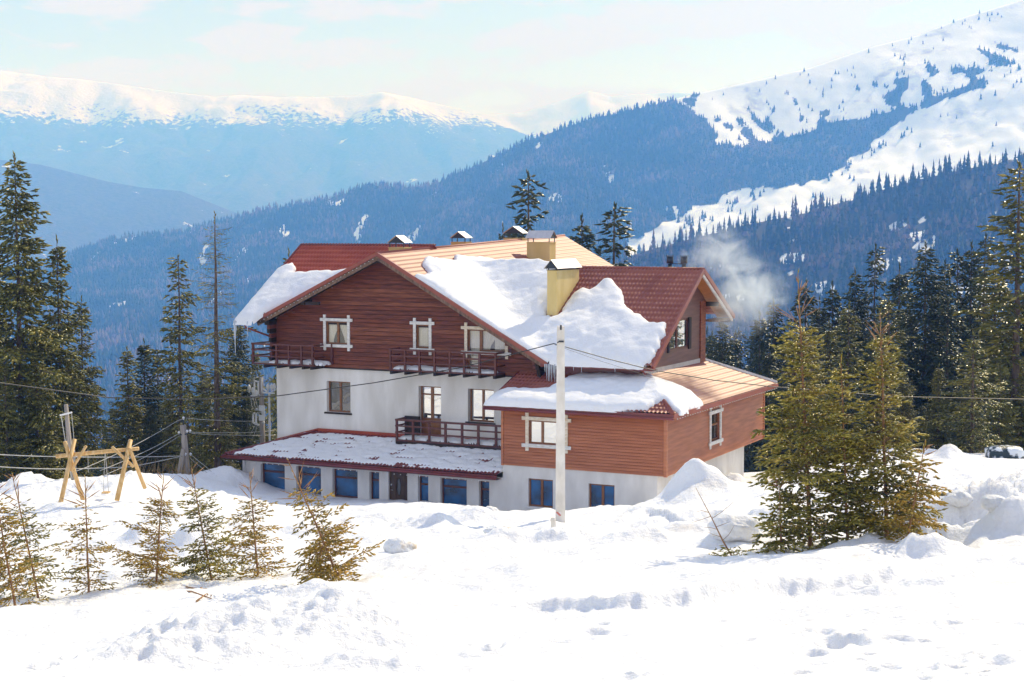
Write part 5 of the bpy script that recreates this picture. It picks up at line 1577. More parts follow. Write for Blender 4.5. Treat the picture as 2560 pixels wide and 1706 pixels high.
GL = 'spruces at the left edge of the snow field'
tree_to('spruce_tree', BIG[0], 36, 358, 80, 'tallest and broadest spruce, at the left edge of the picture', GL, wide=1.12, rot=0.5)
tree_to('spruce_tree', BIG[3], 132, 548, 83, 'spruce with a bare spike top, second tall one from the left edge', GL, wide=0.95, rot=2.0)
tree_to('spruce_tree', BIG[1], 186, 684, 86, 'slimmer spruce on the right side of the left-edge trees', GL, wide=1.1, rot=1.0)
tree_to('spruce_tree', BIG[0], -60, 470, 84, 'spruce cut off by the left edge behind the tallest one', GL, wide=1.1, rot=4.0)
tree_to('spruce_tree', BIG[3], 85, 800, 79, 'lower bushy spruce filling the foot of the left-edge trees', GL, wide=1.35, rot=3.0)
tree_to('spruce_tree', BIG[1], 10, 820, 78, 'lower spruce at the very left edge above the snow', GL, wide=1.35, rot=5.0)
tree_to('spruce_tree', BIG[0], 150, 850, 84, 'lower spruce behind the leaning grey pole', GL, wide=1.3, rot=5.7)
GM = 'spruces between the swing and the lodge'
tree_to('spruce_tree', BIG[2], 411, 592, 88, 'tall dark spruce with a narrow gappy crown left of the dead one', GM, wide=1.25, rot=0.2)
tree_to('dead_spruce', SNAG, 493, 492, 83, 'tall half-dead spruce with bare upper branches and a thick trunk', GM, wide=1.1, rot=0.8)
tree_to('spruce_tree', DARK[3], 328, 782, 94, 'dark spruce with a fine pointed top, middle of the small group', GM, wide=1.25, rot=0.4)
tree_to('spruce_tree', BIG[1], 293, 800, 92, 'olive spruce at the left side of the small group', GM, wide=1.35, rot=2.4)
tree_to('spruce_tree', DARK[1], 362, 812, 95, 'small spruce right against the tall dark narrow one', GM, wide=1.2, rot=1.4)
tree_to('spruce_tree', DARK[0], 548, 742, 92, 'dark spruce behind the switch pole beside the lodge', GM, wide=1.1, rot=2.2)
tree_to('spruce_tree', BIG[3], 585, 800, 95, 'olive spruce partly hidden by the left corner of the lodge', GM, wide=1.0, rot=1.2)
tree_to('spruce_tree', SMALL[0], 432, 905, 80, 'young light spruce in front of the dark group', GM, wide=0.9, rot=1.2)
tree_to('spruce_tree', BIG[0], 470, 850, 88, 'bushy spruce at the foot of the half-dead one', GM, wide=1.3, rot=4.2)
tree_to('spruce_tree', BIG[3], 395, 880, 90, 'dark filler spruce low between the tall ones', GM, wide=1.3, rot=4.9)
tree_to('spruce_tree', BIG[1], 515, 905, 85, 'low spruce right of the thick dead trunk', GM, wide=1.3, rot=0.1)
tree_to('spruce_tree', DARK[3], 262, 935, 96, 'low dark spruce left of the small group', GM, wide=1.3, rot=3.1)
tree_to('spruce_tree', DARK[0], 345, 930, 86, 'dark low spruce behind the swing frame', GM, wide=1.4, rot=0.1)
tree_to('spruce_tree', DARK[1], 566, 940, 84, 'low dark spruce beside the corner of the long low roof', GM, wide=1.2, rot=0.1)
tree_to('spruce_tree', BIG[1], 664, 578, 112, 'tiny spruce top showing over the left roof edge', GM, wide=0.8)
GB = 'spruces behind the lodge roofs'
tree_to('spruce_tree', DARK[2], 1217, 403, 112, 'pointed spruce rising behind the roof ridge, the tallest there', GB, wide=1.25, rot=2.0)
tree_to('spruce_tree', DARK[1], 1340, 502, 116, 'short spruce behind the back slope of the tan roof', GB, wide=1.2, rot=2.6)
tree_to('spruce_tree', DARK[2], 1408, 476, 118, 'spruce right of the short one behind the tan roof', GB, wide=1.45, rot=3.6)
tree_to('spruce_tree', DARK[1], 1157, 520, 118, 'thin little spruce top beside the rear chimney cap', GB, wide=0.7, rot=3.6)
GR = 'spruces of the wood on the right'
USED = set()
LAND = [(2204, 580, 'dark spruce whose tip stands just right of the broad dark one'), (2170, 602, 'narrow dark spruce tucked against the right side of the broad dark one'),
        (2070, 612, 'dark spruce just left of the broad dark one, behind the olive-brown one'), (1967, 622, 'dark spruce left of the slim needle-tipped one'),
        (1915, 652, 'dark spruce rising between the leaders of the young cluster, nearer the left leader'), (1880, 690, 'dark spruce close right of the tallest young spruce leader'),
        (1850, 650, 'dark spruce standing right behind the tallest young spruce leader'), (1905, 745, 'shorter dark spruce above the middle young spruce'),
        (1780, 690, 'blue-grey spruce where the smoke ends, left of the tallest young spruce'), (1745, 722, 'blue-grey spruce under the drifting smoke'),
        (1700, 760, 'slim spruce right of the one beside the brown upper gable'), (1690, 765, 'short bushy spruce above the far corner of the tan low roof'),
        (2095, 735, 'dark spruce filling the gap under the tip of the broad dark one, on its left'), (2180, 690, 'wide dark spruce in front of the right side of the broad dark one'),
        (2330, 690, 'dark spruce at the right edge just below the tallest right-edge one'), (2000, 760, 'dark spruce behind the right-hand young spruce leader'),
        (1830, 770, 'olive spruce left behind the tallest young spruce crown'), (1865, 800, 'broad olive spruce right behind the tallest young spruce crown'),
        (2075, 850, 'low bushy spruce right of the young cluster above the snow'), (2350, 850, 'low bushy spruce at the very right edge above the snow'),
        (2010, 870, 'low dark spruce behind the top of the right-hand young spruce'), (1960, 880, 'low dark spruce seen between the young spruces'),
        (1770, 800, 'dark spruce above the eave of the tan low roof, right of the lodge'), (1800, 860, 'low dark spruce between the lodge and the young cluster'),
        (1720, 850, 'dark spruce hidden mostly by the tan low roof'), (2400, 600, 'dark spruce mostly beyond the right edge'), (2120, 930, 'low spreading dark spruce at the snow rim, left of the small full one'),
        (2220, 900, 'low dark spruce close behind the small full one on the snow edge')]
for dx, dy, Y, mm, w, lab in [
    (2346, 380, 88, BIG[2], 1.7, 'tallest spruce, cut off by the right edge'),
    (2290, 632, 92, BIG[1], 1.7, 'big grey-brown spruce just left of the right-edge one'),
    (2237, 768, 77, SMALL[0], 1.25, 'small full spruce standing on the snow edge at the right'),
    (2130, 562, 108, DARK[0], 1.2, 'big dark spruce with a broad crown in the middle of the right wood'),
    (2262, 545, 118, DARK[2], 1.0, 'dark thin spruce behind the big grey-brown one'),
    (2235, 562, 122, DARK[1], 1.0, 'second thin spruce of the pair near the right edge'),
    (2204, 580, 124, DARK[2], 1.1, None), (2170, 602, 122, DARK[0], 0.9, None), (2070, 612, 118, DARK[3], 1.1, None),
    (2046, 690, 98, BIG[2], 1.5, 'olive-brown spruce left of the broad dark one'),
    (2010, 568, 128, DARK[2], 0.95, 'slim dark spruce with a needle-like tip'), (1967, 622, 124, DARK[0], 0.9, None), (1950, 700, 104, BIG[1], 1.3, 'olive spruce behind the tops of the young spruces'),
    (1915, 652, 126, DARK[1], 1.0, None), (1880, 690, 132, DARK[3], 1.0, None), (1850, 650, 118, DARK[1], 1.2, None), (1905, 745, 110, BIG[3], 1.2, None),
    (1780, 690, 140, DARK[0], 1.0, None), (1745, 722, 138, DARK[1], 1.0, None), (1700, 760, 142, DARK[2], 1.0, None), (1660, 735, 128, DARK[0], 1.0, 'dark spruce just right of the brown upper gable'),
    (1690, 765, 136, DARK[3], 0.9, None), (2095, 735, 112, DARK[3], 1.2, None), (2180, 690, 106, DARK[1], 1.5, None), (2330, 690, 96, DARK[0], 1.4, None),
    (2000, 760, 108, DARK[0], 1.2, None), (1830, 770, 118, BIG[1], 1.2, None), (1865, 800, 106, BIG[3], 1.2, None), (2160, 840, 88, BIG[3], 1.4, 'low spreading spruce left of the small full one'),
    (2300, 830, 84, BIG[1], 1.3, 'low spruce over the snow-covered heap at the right edge'), (2075, 850, 92, BIG[0], 1.3, None), (2350, 850, 86, BIG[3], 1.3, None), (2010, 870, 98, DARK[3], 1.4, None),
    (1960, 880, 94, DARK[0], 1.4, None), (1770, 800, 118, DARK[3], 1.2, None), (1800, 860, 106, DARK[0], 1.3, None), (1720, 850, 122, DARK[1], 1.3, None), (2400, 600, 95, DARK[0], 1.3, None), (2120, 930, 90, DARK[1], 1.6, None), (2220, 900, 84, DARK[3], 1.5, None)]:
    if lab is None:
        near_ = min(LAND, key=lambda q: abs(q[0] - dx) + 0.3 * abs(q[1] - dy) + (1e4 if q[2] in USED else 0)); USED.add(near_[2])
        lab = near_[2]
    tree_to('spruce_tree', mm, dx, dy, Y, lab, GR, wide=w, rot=rnd.uniform(0, 6.28))
n_ = 0
while n_ < 46:                                                # more of the same wood farther down the slope
    X_ = rnd.uniform(1560, 2500); Y_ = rnd.uniform(125, 230)
    top = 735 + 60 * rnd.random() - (X_ - 1650) * 0.10 + (Y_ - 125) * 0.15
    tree_to('spruce_tree', DARK[n_ % 4], X_, max(top, 640), Y_, 'far dark spruce lower down the slope behind the wood on the right', GR, wide=1.0 if Y_ < 170 else 0.9, rot=rnd.uniform(0, 6.28))
    n_ += 1
# the wood that goes on down the valley side
px_ = rng.uniform(-200, 2800, 8000); Yv = 150 + 1000 * rng.uniform(0, 1, 8000) ** 0.8
xv = (px_ - PCX) / FPX * Yv
zv = base_ground(xv, Yv) - 0.3
wood('valley_forest', np.stack([xv, Yv, zv], 1), rng.uniform(10, 18, len(xv)), M_FW, 'spruce wood dropping into the valley behind the lodge', tiers=5, sides=7, widen=0.8)

# ---- young spruces near the viewer
YK = dict(per=5, droop=0.18, hang=0.22, up=0.12, twig=0.11, low=0.03, bark=M_YBARK, tw_len=0.50, branch_r=0.011)


def young(seed, H, R_, dx, dy_base, Y, label, needle, group, name='young_spruce', tilt=(0, 0), gap=0.12, whorl=0.17, sp=0.115, sw=0.018, rot=0.0, topx=None, prof=0.95, bare=0.16, trunk=0.030, asym=0.0, per=5, twig=0.11, up=0.16, droop=0.2, hang=0.22):
    kw = dict(YK); kw.update(per=per, twig=twig, up=up, droop=droop, hang=hang)
    m = spruce_meshes(seed, H, R_, whorl=whorl, sp=sp, sw=sw, gap=gap, prof=prof, bare_top=bare, needle=needle, trunk_r=trunk * 0.75, asym=asym, shoots=int(9 if H < 3.5 else 15) if bare > 0.1 else 0, **kw)
    p = atD(dx, dy_base, Y)
    tx = 0.0
    if topx is not None:                                     # lean sideways
        tx = math.atan((topx - dx) * DS / FPX * Y / H)
    t = thing(name, label, 'tree', (p[0], Y, gz(p[0], Y) - 0.05), 0, group)
    t.rotation_euler = (tilt[0], tx, rot)
    t.rotation_mode = 'ZYX' if False else 'XYZ'
    obj('trunk', m[1], t); obj('crown', m[0], t)
    return t


GY_ = 'young spruces planted in a row at the left'
young(201, 2.75, 0.95, 36, 1380, 33, 'golden young spruce cut by the left edge, in front of its neighbour', M_NEEDLE_Y, GY_, topx=-8, asym=-0.2, rot=0, per=6)
young(202, 2.85, 0.85, 88, 1352, 34.5, 'young spruce with a long bare leader, second from the left edge', M_NEEDLE_G, GY_, topx=32, bare=0.26, rot=0)
young(203, 2.65, 0.80, 202, 1343, 35, 'thin upright golden young spruce with a reddish trunk below the swing', M_NEEDLE_Y, GY_, topx=198, gap=0.30, bare=0.22, whorl=0.21)
young(204, 2.55, 0.95, 360, 1338, 36, 'young spruce leaning left with its branches mostly on one side', M_NEEDLE_Y, GY_, topx=338, gap=0.06, asym=0.35, rot=3.1, bare=0.18, per=6)
young(205, 2.85, 1.05, 488, 1315, 37.5, 'darkest and fullest green young spruce of the row', M_NEEDLE_G, GY_, topx=445, gap=0.10, per=6, whorl=0.17, bare=0.20, sw=0.021)
young(206, 2.45, 0.85, 592, 1308, 36.5, 'dense yellow-green young spruce right of the darkest one', M_NEEDLE_Y, GY_, topx=575, gap=0.10, per=6, whorl=0.17, bare=0.24)
young(207, 3.0, 0.95, 788, 1328, 33.5, 'slanting golden young spruce with thick bare top shoots, last of the row', M_NEEDLE_Y, GY_, topx=650, gap=0.14, bare=0.24, sw=0.021, sp=0.125, trunk=0.036)
young(208, 1.3, 0.7, 735, 1338, 34, 'low golden bush at the foot of the slanting young spruce', M_NEEDLE_Y, GY_, topx=735, gap=0.1, bare=0.05)
GC = 'cluster of young spruces on the right'
CK = dict(name='young_spruce', group=GC)
young(211, 6.75, 1.7, 1862, 1258, 38.5, 'tallest young spruce of the right cluster with a long spiky leader', M_NEEDLE_G, topx=1822, gap=0.03, whorl=0.25, sp=0.20, sw=0.031, up=0.30, droop=0.42, hang=0.12, bare=0.19, trunk=0.070, prof=1.05, per=8, twig=0.13, **CK)
young(212, 4.75, 0.95, 1948, 1258, 38.0, 'middle and shortest spruce of the right cluster', M_NEEDLE_G, topx=1928, gap=0.05, whorl=0.24, sp=0.20, sw=0.031, up=0.30, droop=0.42, hang=0.12, bare=0.10, trunk=0.045, prof=0.9, twig=0.12, per=6, **CK)
young(213, 5.85, 1.4, 2040, 1256, 38.5, 'right-hand spruce of the cluster with a curled double top', M_NEEDLE_G, topx=2010, gap=0.05, whorl=0.26, sp=0.20, sw=0.031, up=0.30, droop=0.42, hang=0.12, bare=0.14, trunk=0.065, prof=1.0, per=8, twig=0.13, **CK)
young(214, 2.5, 0.95, 2080, 1262, 37.0, 'low rusty golden spruce at the right foot of the cluster', M_NEEDLE_Y, topx=2120, gap=0.10, whorl=0.24, sp=0.16, sw=0.030, bare=0.12, trunk=0.035, prof=0.7, twig=0.15, **CK)
young(215, 1.8, 0.95, 1795, 1262, 38.0, 'low dark green spruce at the left foot of the cluster', M_NEEDLE_G, topx=1790, gap=0.10, whorl=0.24, sp=0.16, sw=0.032, bare=0.12, trunk=0.035, prof=0.7, twig=0.15, **CK)

# ------------------------------------------------------------------ poles, cables, swing
def up_at(dx, dy, Y): return atD(dx, dy, Y)


def cable(name, mat, pts, r, label, sag=0.0, cat='cable', group=None, n=14):
    """pts = world points; sag between neighbours"""
    P = []
    for a, b in zip(pts[:-1], pts[1:]):
        a = np.array(a); b = np.array(b)
        for k in range(n):
            t = k / n
            P.append(a + (b - a) * t - np.array([0, 0, sag * 4 * t * (1 - t)]))
    P.append(np.array(pts[-1]))
    o = MB().tube(P, r, 5).build(name, mat, None, smooth=True, label=label, cat=cat, group=group)
    return o


# square concrete pole in front of the wing
YP = 55.0
pt = atD(1288.5, 750, YP); gp = gz(pt[0], YP)
t = thing('concrete_pole', 'tall square pale concrete pole standing in front of the clad wing', 'pole', (pt[0], YP, gp), 0)
hp = pt[2] - gp
mb = MB(); w0, w1 = 0.175, 0.13
mb.add([(-w0, -w0, -1), (w0, -w0, -1), (w0, w0, -1), (-w0, w0, -1), (-w1, -w1, hp), (w1, -w1, hp), (w1, w1, hp), (-w1, w1, hp)], [(0, 3, 2, 1), (4, 5, 6, 7), (0, 1, 5, 4), (1, 2, 6, 5), (2, 3, 7, 6), (3, 0, 4, 7)])
sh = mb.build('shaft', M_CONC, t)
MB().box(-.03, .03, -w1 - .015, -w1 + .01, hp - .12, hp + .05).build('top_pin', M_BLKMETAL, t)
MB().box(-.05, .10, -w1 - .05, -w1, hp - .55, hp - .50).build('cable_bracket', M_BLKMETAL, t)
MB().tube([(-.03, -w1 - .03, hp - .5), (-.12, -w1 - .08, hp - .56)], .02, 6).build('cable_clamp', M_BLKMETAL, t)
M_TAPE, _t, _p = nodes_of('red_white_tape')
_w = N(_t, 'ShaderNodeTexWave', Scale=3.2); _w.bands_direction = 'DIAGONAL'
_tc = N(_t, 'ShaderNodeTexCoord'); _t.links.new(_tc.outputs['Object'], _w.inputs['Vector'])
_r = N(_t, 'ShaderNodeValToRGB'); _r.color_ramp.interpolation = 'CONSTANT'
_r.color_ramp.elements[0].color = (0.8, 0.75, 0.72, 1); _r.color_ramp.elements[1].position = 0.5; _r.color_ramp.elements[1].color = (0.62, 0.20, 0.16, 1)
_t.links.new(_w.outputs['Fac'], _r.inputs['Fac']); _t.links.new(_r.outputs['Color'], _p.inputs['Base Color'])
MB().box(-.150, .02, -w0 - .012, -w0 + .03, 0.28, 0.42).build('striped_tape', M_TAPE, t)
# small stub post in the snow
q = atD(1271, 1222, 47); zq = gz(q[0], 47)
t = thing('stub_post', 'short pale stub of a post poking out of the snow below the concrete pole', 'post', (q[0], 47, zq))
MB().tube([(0, 0, -.3), (0.01, 0, .18), (0.0, 0, .42)], [.10, .085, .08], 8).build('stub', M_CONC, t)
MB().tube([(0.0, 0, .42), (0.0, 0, .50)], [.10, .06], 8).build('stub_cap', M_CONC, t)

cb = atD(1272, 790, YP - .15)
cable('power_cable', M_CABLE, [atD(-260, 800, 42), atD(0, 880, 46), atD(250, 914, 49), atD(450, 918, 50.5), atD(640, 910, 52), atD(860, 880, 53), atD(1060, 845, 54), cb], 0.018, 'long black cable running from the left edge to the concrete pole', sag=0.0, group='cables on the concrete pole')
cable('power_cable', M_CABLE, [cb, atD(1400, 826, 56), atD(1500, 851, 57), atD(1640, 874, 58), atD(1775, 889, 59), atD(2060, 912, 61), atD(2353, 918, 63), atD(2600, 905, 65)], 0.018, 'black cable running from the concrete pole to the right edge', group='cables on the concrete pole')
cable('power_cable', M_CABLE, [atD(1275, 793, YP - .1), atD(1380, 830, 56), atD(1500, 868, 57), LW(-6.0 + 2, 2.0, 4.3)], 0.006, 'thin lighter wire from the concrete pole to the right eave', group='cables on the concrete pole')


def ins(mb, p, h=0.16, r=0.05):
    p = np.array(p)
    mb.tube([p, p + (0, 0, h * .35), p + (0, 0, h * .4), p + (0, 0, h * .75), p + (0, 0, h)], [r * .5, r * .5, r, r * .9, r * .3], 8)
    return mb


# switch pole beside the lodge
YS = 84.0
b = atD(604, 1040, YS); tp = atD(600, 868, YS); g_ = gz(b[0], YS)
t = thing('switch_pole', 'grey electricity pole with white switch frames and insulators beside the lodge', 'pole', (b[0], YS, g_))
H_ = tp[2] - g_
sc_ = YS / FPX * DS                                           # metres per reading pixel there
lx = (tp[0] - b[0])
MB().tube([(0, 0, -1), (0, 0, 0), (lx, 0, H_)], [.17, .16, .11], 10).build('shaft', M_OLDPOLE, t, smooth=True)
def PX(dx, dy): return ((dx - 604) * sc_, -0.12, (1040 - dy) * sc_ + (b[2] - g_))
for q0, q1 in [((585, 872), (598, 876)), ((587, 872), (587, 905)), ((596, 876), (596, 908)), ((578, 908), (600, 906)), ((604, 866), (604, 898)), ((604, 900), (634, 902)), ((606, 890), (618, 900))]:
    MB().bar(PX(*q0), PX(*q1), .07, .07, (0, 1, 0)).build('switch_frame', M_WHITEMETAL, t)
for q in ((583, 906), (591, 912), (618, 898), (627, 898), (633, 897), (575, 900)):
    ins(MB(), PX(q[0], q[1]), .42, .10).build('insulator', M_WHITEMETAL, t, smooth=True)
MB().box(-.16, .16, -.22, -.10, PX(600, 965)[2], PX(600, 930)[2]).build('switch_box', M_WHITEMETAL, t)
for q in (((583, 950), (596, 944)), ((583, 950), (583, 970)), ((583, 970), (597, 976)), ((590, 948), (590, 972))):
    MB().bar(PX(*q[0]), PX(*q[1]), .09, .09, (0, 1, 0)).build('switch_arm', M_WHITEMETAL, t)
for q in ((606, 948), (607, 975), (592, 945)):
    ins(MB(), PX(*q), .2, .09).build('insulator', M_WHITEMETAL, t, smooth=True)
for pts in ([(578, 910), (580, 930), (592, 948)], [(584, 912), (588, 932), (596, 948)], [(588, 912), (594, 934), (598, 950)], [(590, 972), (576, 998), (572, 1015)], [(594, 974), (584, 1000), (575, 1018)], [(580, 885), (584, 868), (598, 864)], [(606, 868), (618, 872), (622, 896)]):
    MB().tube([PX(*p) for p in pts], .014, 5).build('jumper_wire', M_PCABLE, t, smooth=True)
q = atD(620, 1040, YS)
t = thing('steel_mast', 'thin white mast standing right beside the switch pole', 'mast', (q[0], YS, g_))
MB().tube([(0, 0, -.5), (0, 0, atD(620, 905, YS)[2] - g_)], .055, 8).build('shaft', M_WHITEMETAL, t, smooth=True)

# short pole with a strut
YA = 78.0
tp = atD(422, 968, YA); b = atD(430, 1092, YA); g_ = gz(b[0], YA)
t = thing('strutted_pole', 'short old grey pole held by a slanting strut at the rim of the snow', 'pole', (b[0], YA, g_))
sc_ = YA / FPX * DS
def PA(dx, dy, d=-.1): return ((dx - 430) * sc_, d, (1092 - dy) * sc_ + (b[2] - g_))
MB().tube([PA(432, 1110, 0), PA(422, 975, 0)], [.17, .15], 10).build('shaft', M_OLDPOLE, t, smooth=True)
MB().tube([PA(412, 1106, -.3), PA(424, 1030, -.18)], [.14, .12], 8).build('strut', M_OLDPOLE, t, smooth=True)
MB().bar(PA(414, 998), PA(440, 994), .06, .06, (0, 1, 0)).build('crossarm', M_BLKMETAL, t)
MB().tube([PA(424, 975), PA(425, 960)], .03, 6).build('top_pin', M_BLKMETAL, t)
for q in ((414, 996), (433, 993), (440, 992), (425, 962), (428, 1046), (440, 1046)):
    ins(MB(), PA(*q, -.15), .16, .07).build('insulator', M_WHITEMETAL, t, smooth=True)
# leaning grey pole with a crossarm
YL = 66.0
b = atD(178, 1150, YL); g_ = gz(b[0], YL); sc_ = YL / FPX * DS
t = thing('leaning_pole', 'slender leaning grey pole with a short crossarm behind the wooden swing', 'pole', (b[0], YL, g_))
def PL(dx, dy, d=0.0): return ((dx - 178) * sc_, d, (1150 - dy) * sc_ + (b[2] - g_))
MB().tube([PL(178, 1165), PL(163, 1040), PL(156, 926)], [.13, .11, .08], 8).build('shaft', M_OLDPOLE, t, smooth=True)
MB().bar(PL(143, 951, -.1), PL(171, 944, -.1), .07, .07, (0, 1, 0)).build('crossarm', M_WHITEMETAL, t)
MB().tube([PL(146, 953, -.1), PL(157, 1030, -.1), PL(168, 1100, -.1)], .02, 5).build('stay_wire', M_PCABLE, t)
MB().tube([PL(170, 947, -.1), PL(174, 1000, -.1), PL(176, 1110, -.1)], .014, 5).build('stay_wire', M_PCABLE, t)
# wires at the left
GW = 'pale wires between the poles at the left'
for i, (pts, r, lab) in enumerate([
    ([(-80, 1043, 68), (0, 1045, 70), (160, 1050, 72), (330, 1050, 75), (430, 1047, 78)], .022, 'upper of the two thick pale wires coming in from the left edge'),
    ([(-80, 1071, 68), (0, 1073, 70), (130, 1078, 72), (300, 1073, 75), (428, 1046, 78)], .022, 'lower of the two thick pale wires coming in from the left edge'),
    ([(425, 961, 78), (410, 966, 77.5), (322, 1017, 73), (240, 1056, 69), (170, 1085, 66)], .013, 'pale wire climbing to the top of the strutted pole'),
    ([(414, 995, 78), (340, 1035, 74), (230, 1082, 69)], .013, 'pale wire climbing to the crossarm of the strutted pole'),
    ([(414, 1001, 78), (330, 1052, 74), (240, 1092, 70)], .012, 'lowest pale wire climbing to the strutted pole'),
    ([(427, 961, 78), (500, 966, 80), (583, 968, 83.5)], .014, 'pale wire from the top of the strutted pole to the switch pole'),
    ([(434, 993, 78), (520, 995, 81), (600, 992, 84), (633, 988, 85)], .014, 'upper pale wire from the crossarm toward the lodge'),
    ([(440, 996, 78), (520, 1000, 81), (633, 1000, 85)], .014, 'lower pale wire from the crossarm toward the lodge'),
    ([(440, 1046, 78), (470, 1070, 77), (505, 1100, 76)], .014, 'guy wire from the strutted pole down to the snow'),
    ([(436, 1052, 78), (460, 1072, 77), (490, 1098, 76)], .012, 'second thinner guy wire beside the first one')]):
    cable('wire', M_PCABLE, [atD(*p) for p in pts], r, lab, sag=0.02, cat='wire', group=GW, n=6)

# wooden swing of peeled logs
YW = 55.0
c0 = atD(225, 1150, YW)
sc_ = YW / FPX * DS
t = thing('log_swing', 'wooden swing frame of peeled yellow logs with two crossed-leg ends', 'swing', (c0[0], YW, c0[2]))
def PS(dx, dy, d=0.0): return ((dx - 225) * sc_, d, (1150 - dy) * sc_)
for p0, p1, r in [((150, 1168, -.9), (172, 1008, .1), .075), ((186, 1172, .5), (153, 1012, -.1), .075), ((284, 1140, -.9), (301, 1010, .15), .08), ((322, 1130, .8), (302, 1028, -.1), .065)]:
    MB().tube([PS(*p0), tuple((np.array(PS(*p0)) + np.array(PS(*p1))) / 2), PS(*p1)], [r * 1.05, r, r * .95], 10).build('leg', M_LOG, t, smooth=True)
MB().tube([PS(130, 1047, 0), PS(225, 1038, 0), PS(322, 1029, 0)], [.075, .07, .065], 10).build('top_beam', M_LOG, t, smooth=True)
for p0, p1 in [((166, 1080, -.15), (202, 1022, -.1)), ((262, 1024, -.12), (312, 1070, -.2))]:
    MB().tube([PS(*p0), PS(*p1)], [.055, .05], 9).build('brace', M_LOG, t, smooth=True)
for x0, x1 in ((244, 238), (244, 250), (174, 176), (204, 204)):
    MB().tube([PS(x0, 1032), PS(x1, 1130 if x0 > 230 else 1085)], .010, 5).build('rope', M_PCABLE, t)
sb_ = MB().box(PS(236, 1130)[0], PS(252, 1130)[0], -.15, .15, PS(236, 1133)[2], PS(236, 1130)[2]).build('seat_board', M_LOG, t)

# fallen branch on the snow
def twigs(name, pts_list, Y, label, r=.012, mat=M_YBARK, dz=0.03):
    o = None
    t = thing(name, label, 'branch')
    for k, pts in enumerate(pts_list):
        V = []
        for (dx, dy) in pts:
            p = hitD(dx, dy)
            V.append((p[0], p[1], gz(*p) + dz))
        MB().tube(V, [r * (1 - .5 * j / max(1, len(V) - 1)) for j in range(len(V))], 6).build('twig', mat, t, smooth=True)
    return t


twigs('fallen_branch', [[(397, 1374), (440, 1377), (486, 1378)], [(428, 1348), (455, 1358), (475, 1362), (486, 1376)], [(452, 1383), (474, 1377)], [(462, 1360), (478, 1376)]], 30, 'forked bare branch lying on the snow left of the middle', r=.022)

# bent sapling half buried right of the pole
q = atD(1662, 1258, 37.5); zq = gz(q[0], 37.5); sc_ = 37.5 / FPX * DS
t = thing('bare_sapling', 'thin nearly bare sapling rising at a slant from a snowy clump', 'sapling', (q[0], 37.5, zq))
def PB(dx, dy, d=0.0): return ((dx - 1662) * sc_, d, (1258 - dy) * sc_)
MB().tube([PB(1690, 1262), PB(1662, 1215), PB(1635, 1160), PB(1597, 1088)], [.022, .018, .012, .004], 6).build('stem', M_YBARK, t, smooth=True)
for a, b_, c in [((1635, 1160), (1660, 1146), (1687, 1124)), ((1632, 1155), (1616, 1163), (1586, 1174)), ((1655, 1203), (1640, 1200), (1625, 1194)), ((1660, 1212), (1676, 1200), (1690, 1178)), ((1645, 1180), (1662, 1176), (1680, 1170)), ((1648, 1186), (1632, 1183), (1618, 1184)), ((1627, 1146), (1612, 1143), (1600, 1147))]:
    MB().tube([PB(*a), PB(b_[0], b_[1], .1), PB(c[0], c[1], .15)], [.008, .006, .002], 5).build('twig', M_YBARK, t)
g_ = np.random.default_rng(5)
Pp = []; Dd = []
for k in range(220):
    dx = g_.uniform(1612, 1745); dy = 1262 - g_.uniform(0, 34) * math.sin((dx - 1600) / 150 * PI) - 2
    Pp.append(PB(dx, dy, g_.uniform(-.5, .3))); Dd.append(np.array([g_.normal(0, .7) - .3, g_.normal(0, .4), g_.uniform(-.5, .15)]))
Dd = np.array(Dd); Dd /= np.linalg.norm(Dd, axis=1)[:, None]
v1, f1 = sprigs_mesh(np.array(Pp), Dd, g_.uniform(.10, .22, 220), g_.uniform(.012, .022, 220))
obj('low_sprigs', mesh_from(v1, f1, 'low_sprigs', M_NEEDLE_G), t)
# dry grass stems on the rim at the left
P_ = []; D_ = []
for k in range(150):
    dx = g_.choice([g_.uniform(395, 440), g_.uniform(300, 400), g_.uniform(230, 330)]); Yg = g_.uniform(74, 78)
    x_ = (dx * DS - PCX) / FPX * Yg
    P_.append((x_, Yg, gz(x_, Yg))); D_.append((g_.normal(0, .3), g_.normal(0, .2), 1.0))
D_ = np.array(D_); D_ /= np.linalg.norm(D_, axis=1)[:, None]
M_DRY = noisy('dry_stems', (0.30, 0.19, 0.08), (0.5, 0.34, 0.15), scale=5, rough=0.8)
v1, f1 = sprigs_mesh(np.array(P_), D_, g_.uniform(.3, 1.3, 150), g_.uniform(.006, .014, 150))
obj('dry_grass', mesh_from(v1, f1, 'dry_grass', M_DRY), label='dry grass stems along the rim of the snow at the left', cat='grass', kind='stuff')


# lumps of hard snow
def lump(dx, dy, r, label, seed, dirty=False, flat=0.7):
    X_, Y_ = hitD(dx, dy)
    bm = bmesh.new(); bmesh.ops.create_icosphere(bm, subdivisions=4, radius=1.0)
    co = np.array([v.co for v in bm.verts])
    d = 1 + 0.30 * fbm(co[:, 0] * 1.3 + seed, co[:, 1] * 1.3 + co[:, 2] * 0.9, 4, seed) + 0.16 * np.abs(fbm(co[:, 0] * 3 + co[:, 2] * 2, co[:, 1] * 3 - seed, 3, seed + 3))
    for v, k in zip(bm.verts, d): v.co = v.co * float(k); v.co.z *= flat
    me = bpy.data.meshes.new('snow_lump'); bm.to_mesh(me); bm.free(); me.materials.append(M_SNOWD if dirty else M_SNOW)
    me.polygons.foreach_set('use_smooth', np.ones(len(me.polygons), dtype=bool))
    o = obj('snow_lump', me, None, (X_, Y_, gz(X_, Y_) + r * 0.15), label=label, cat='snow lump', group='hard lumps of snow')
    o.scale = (r, r, r)
    return o


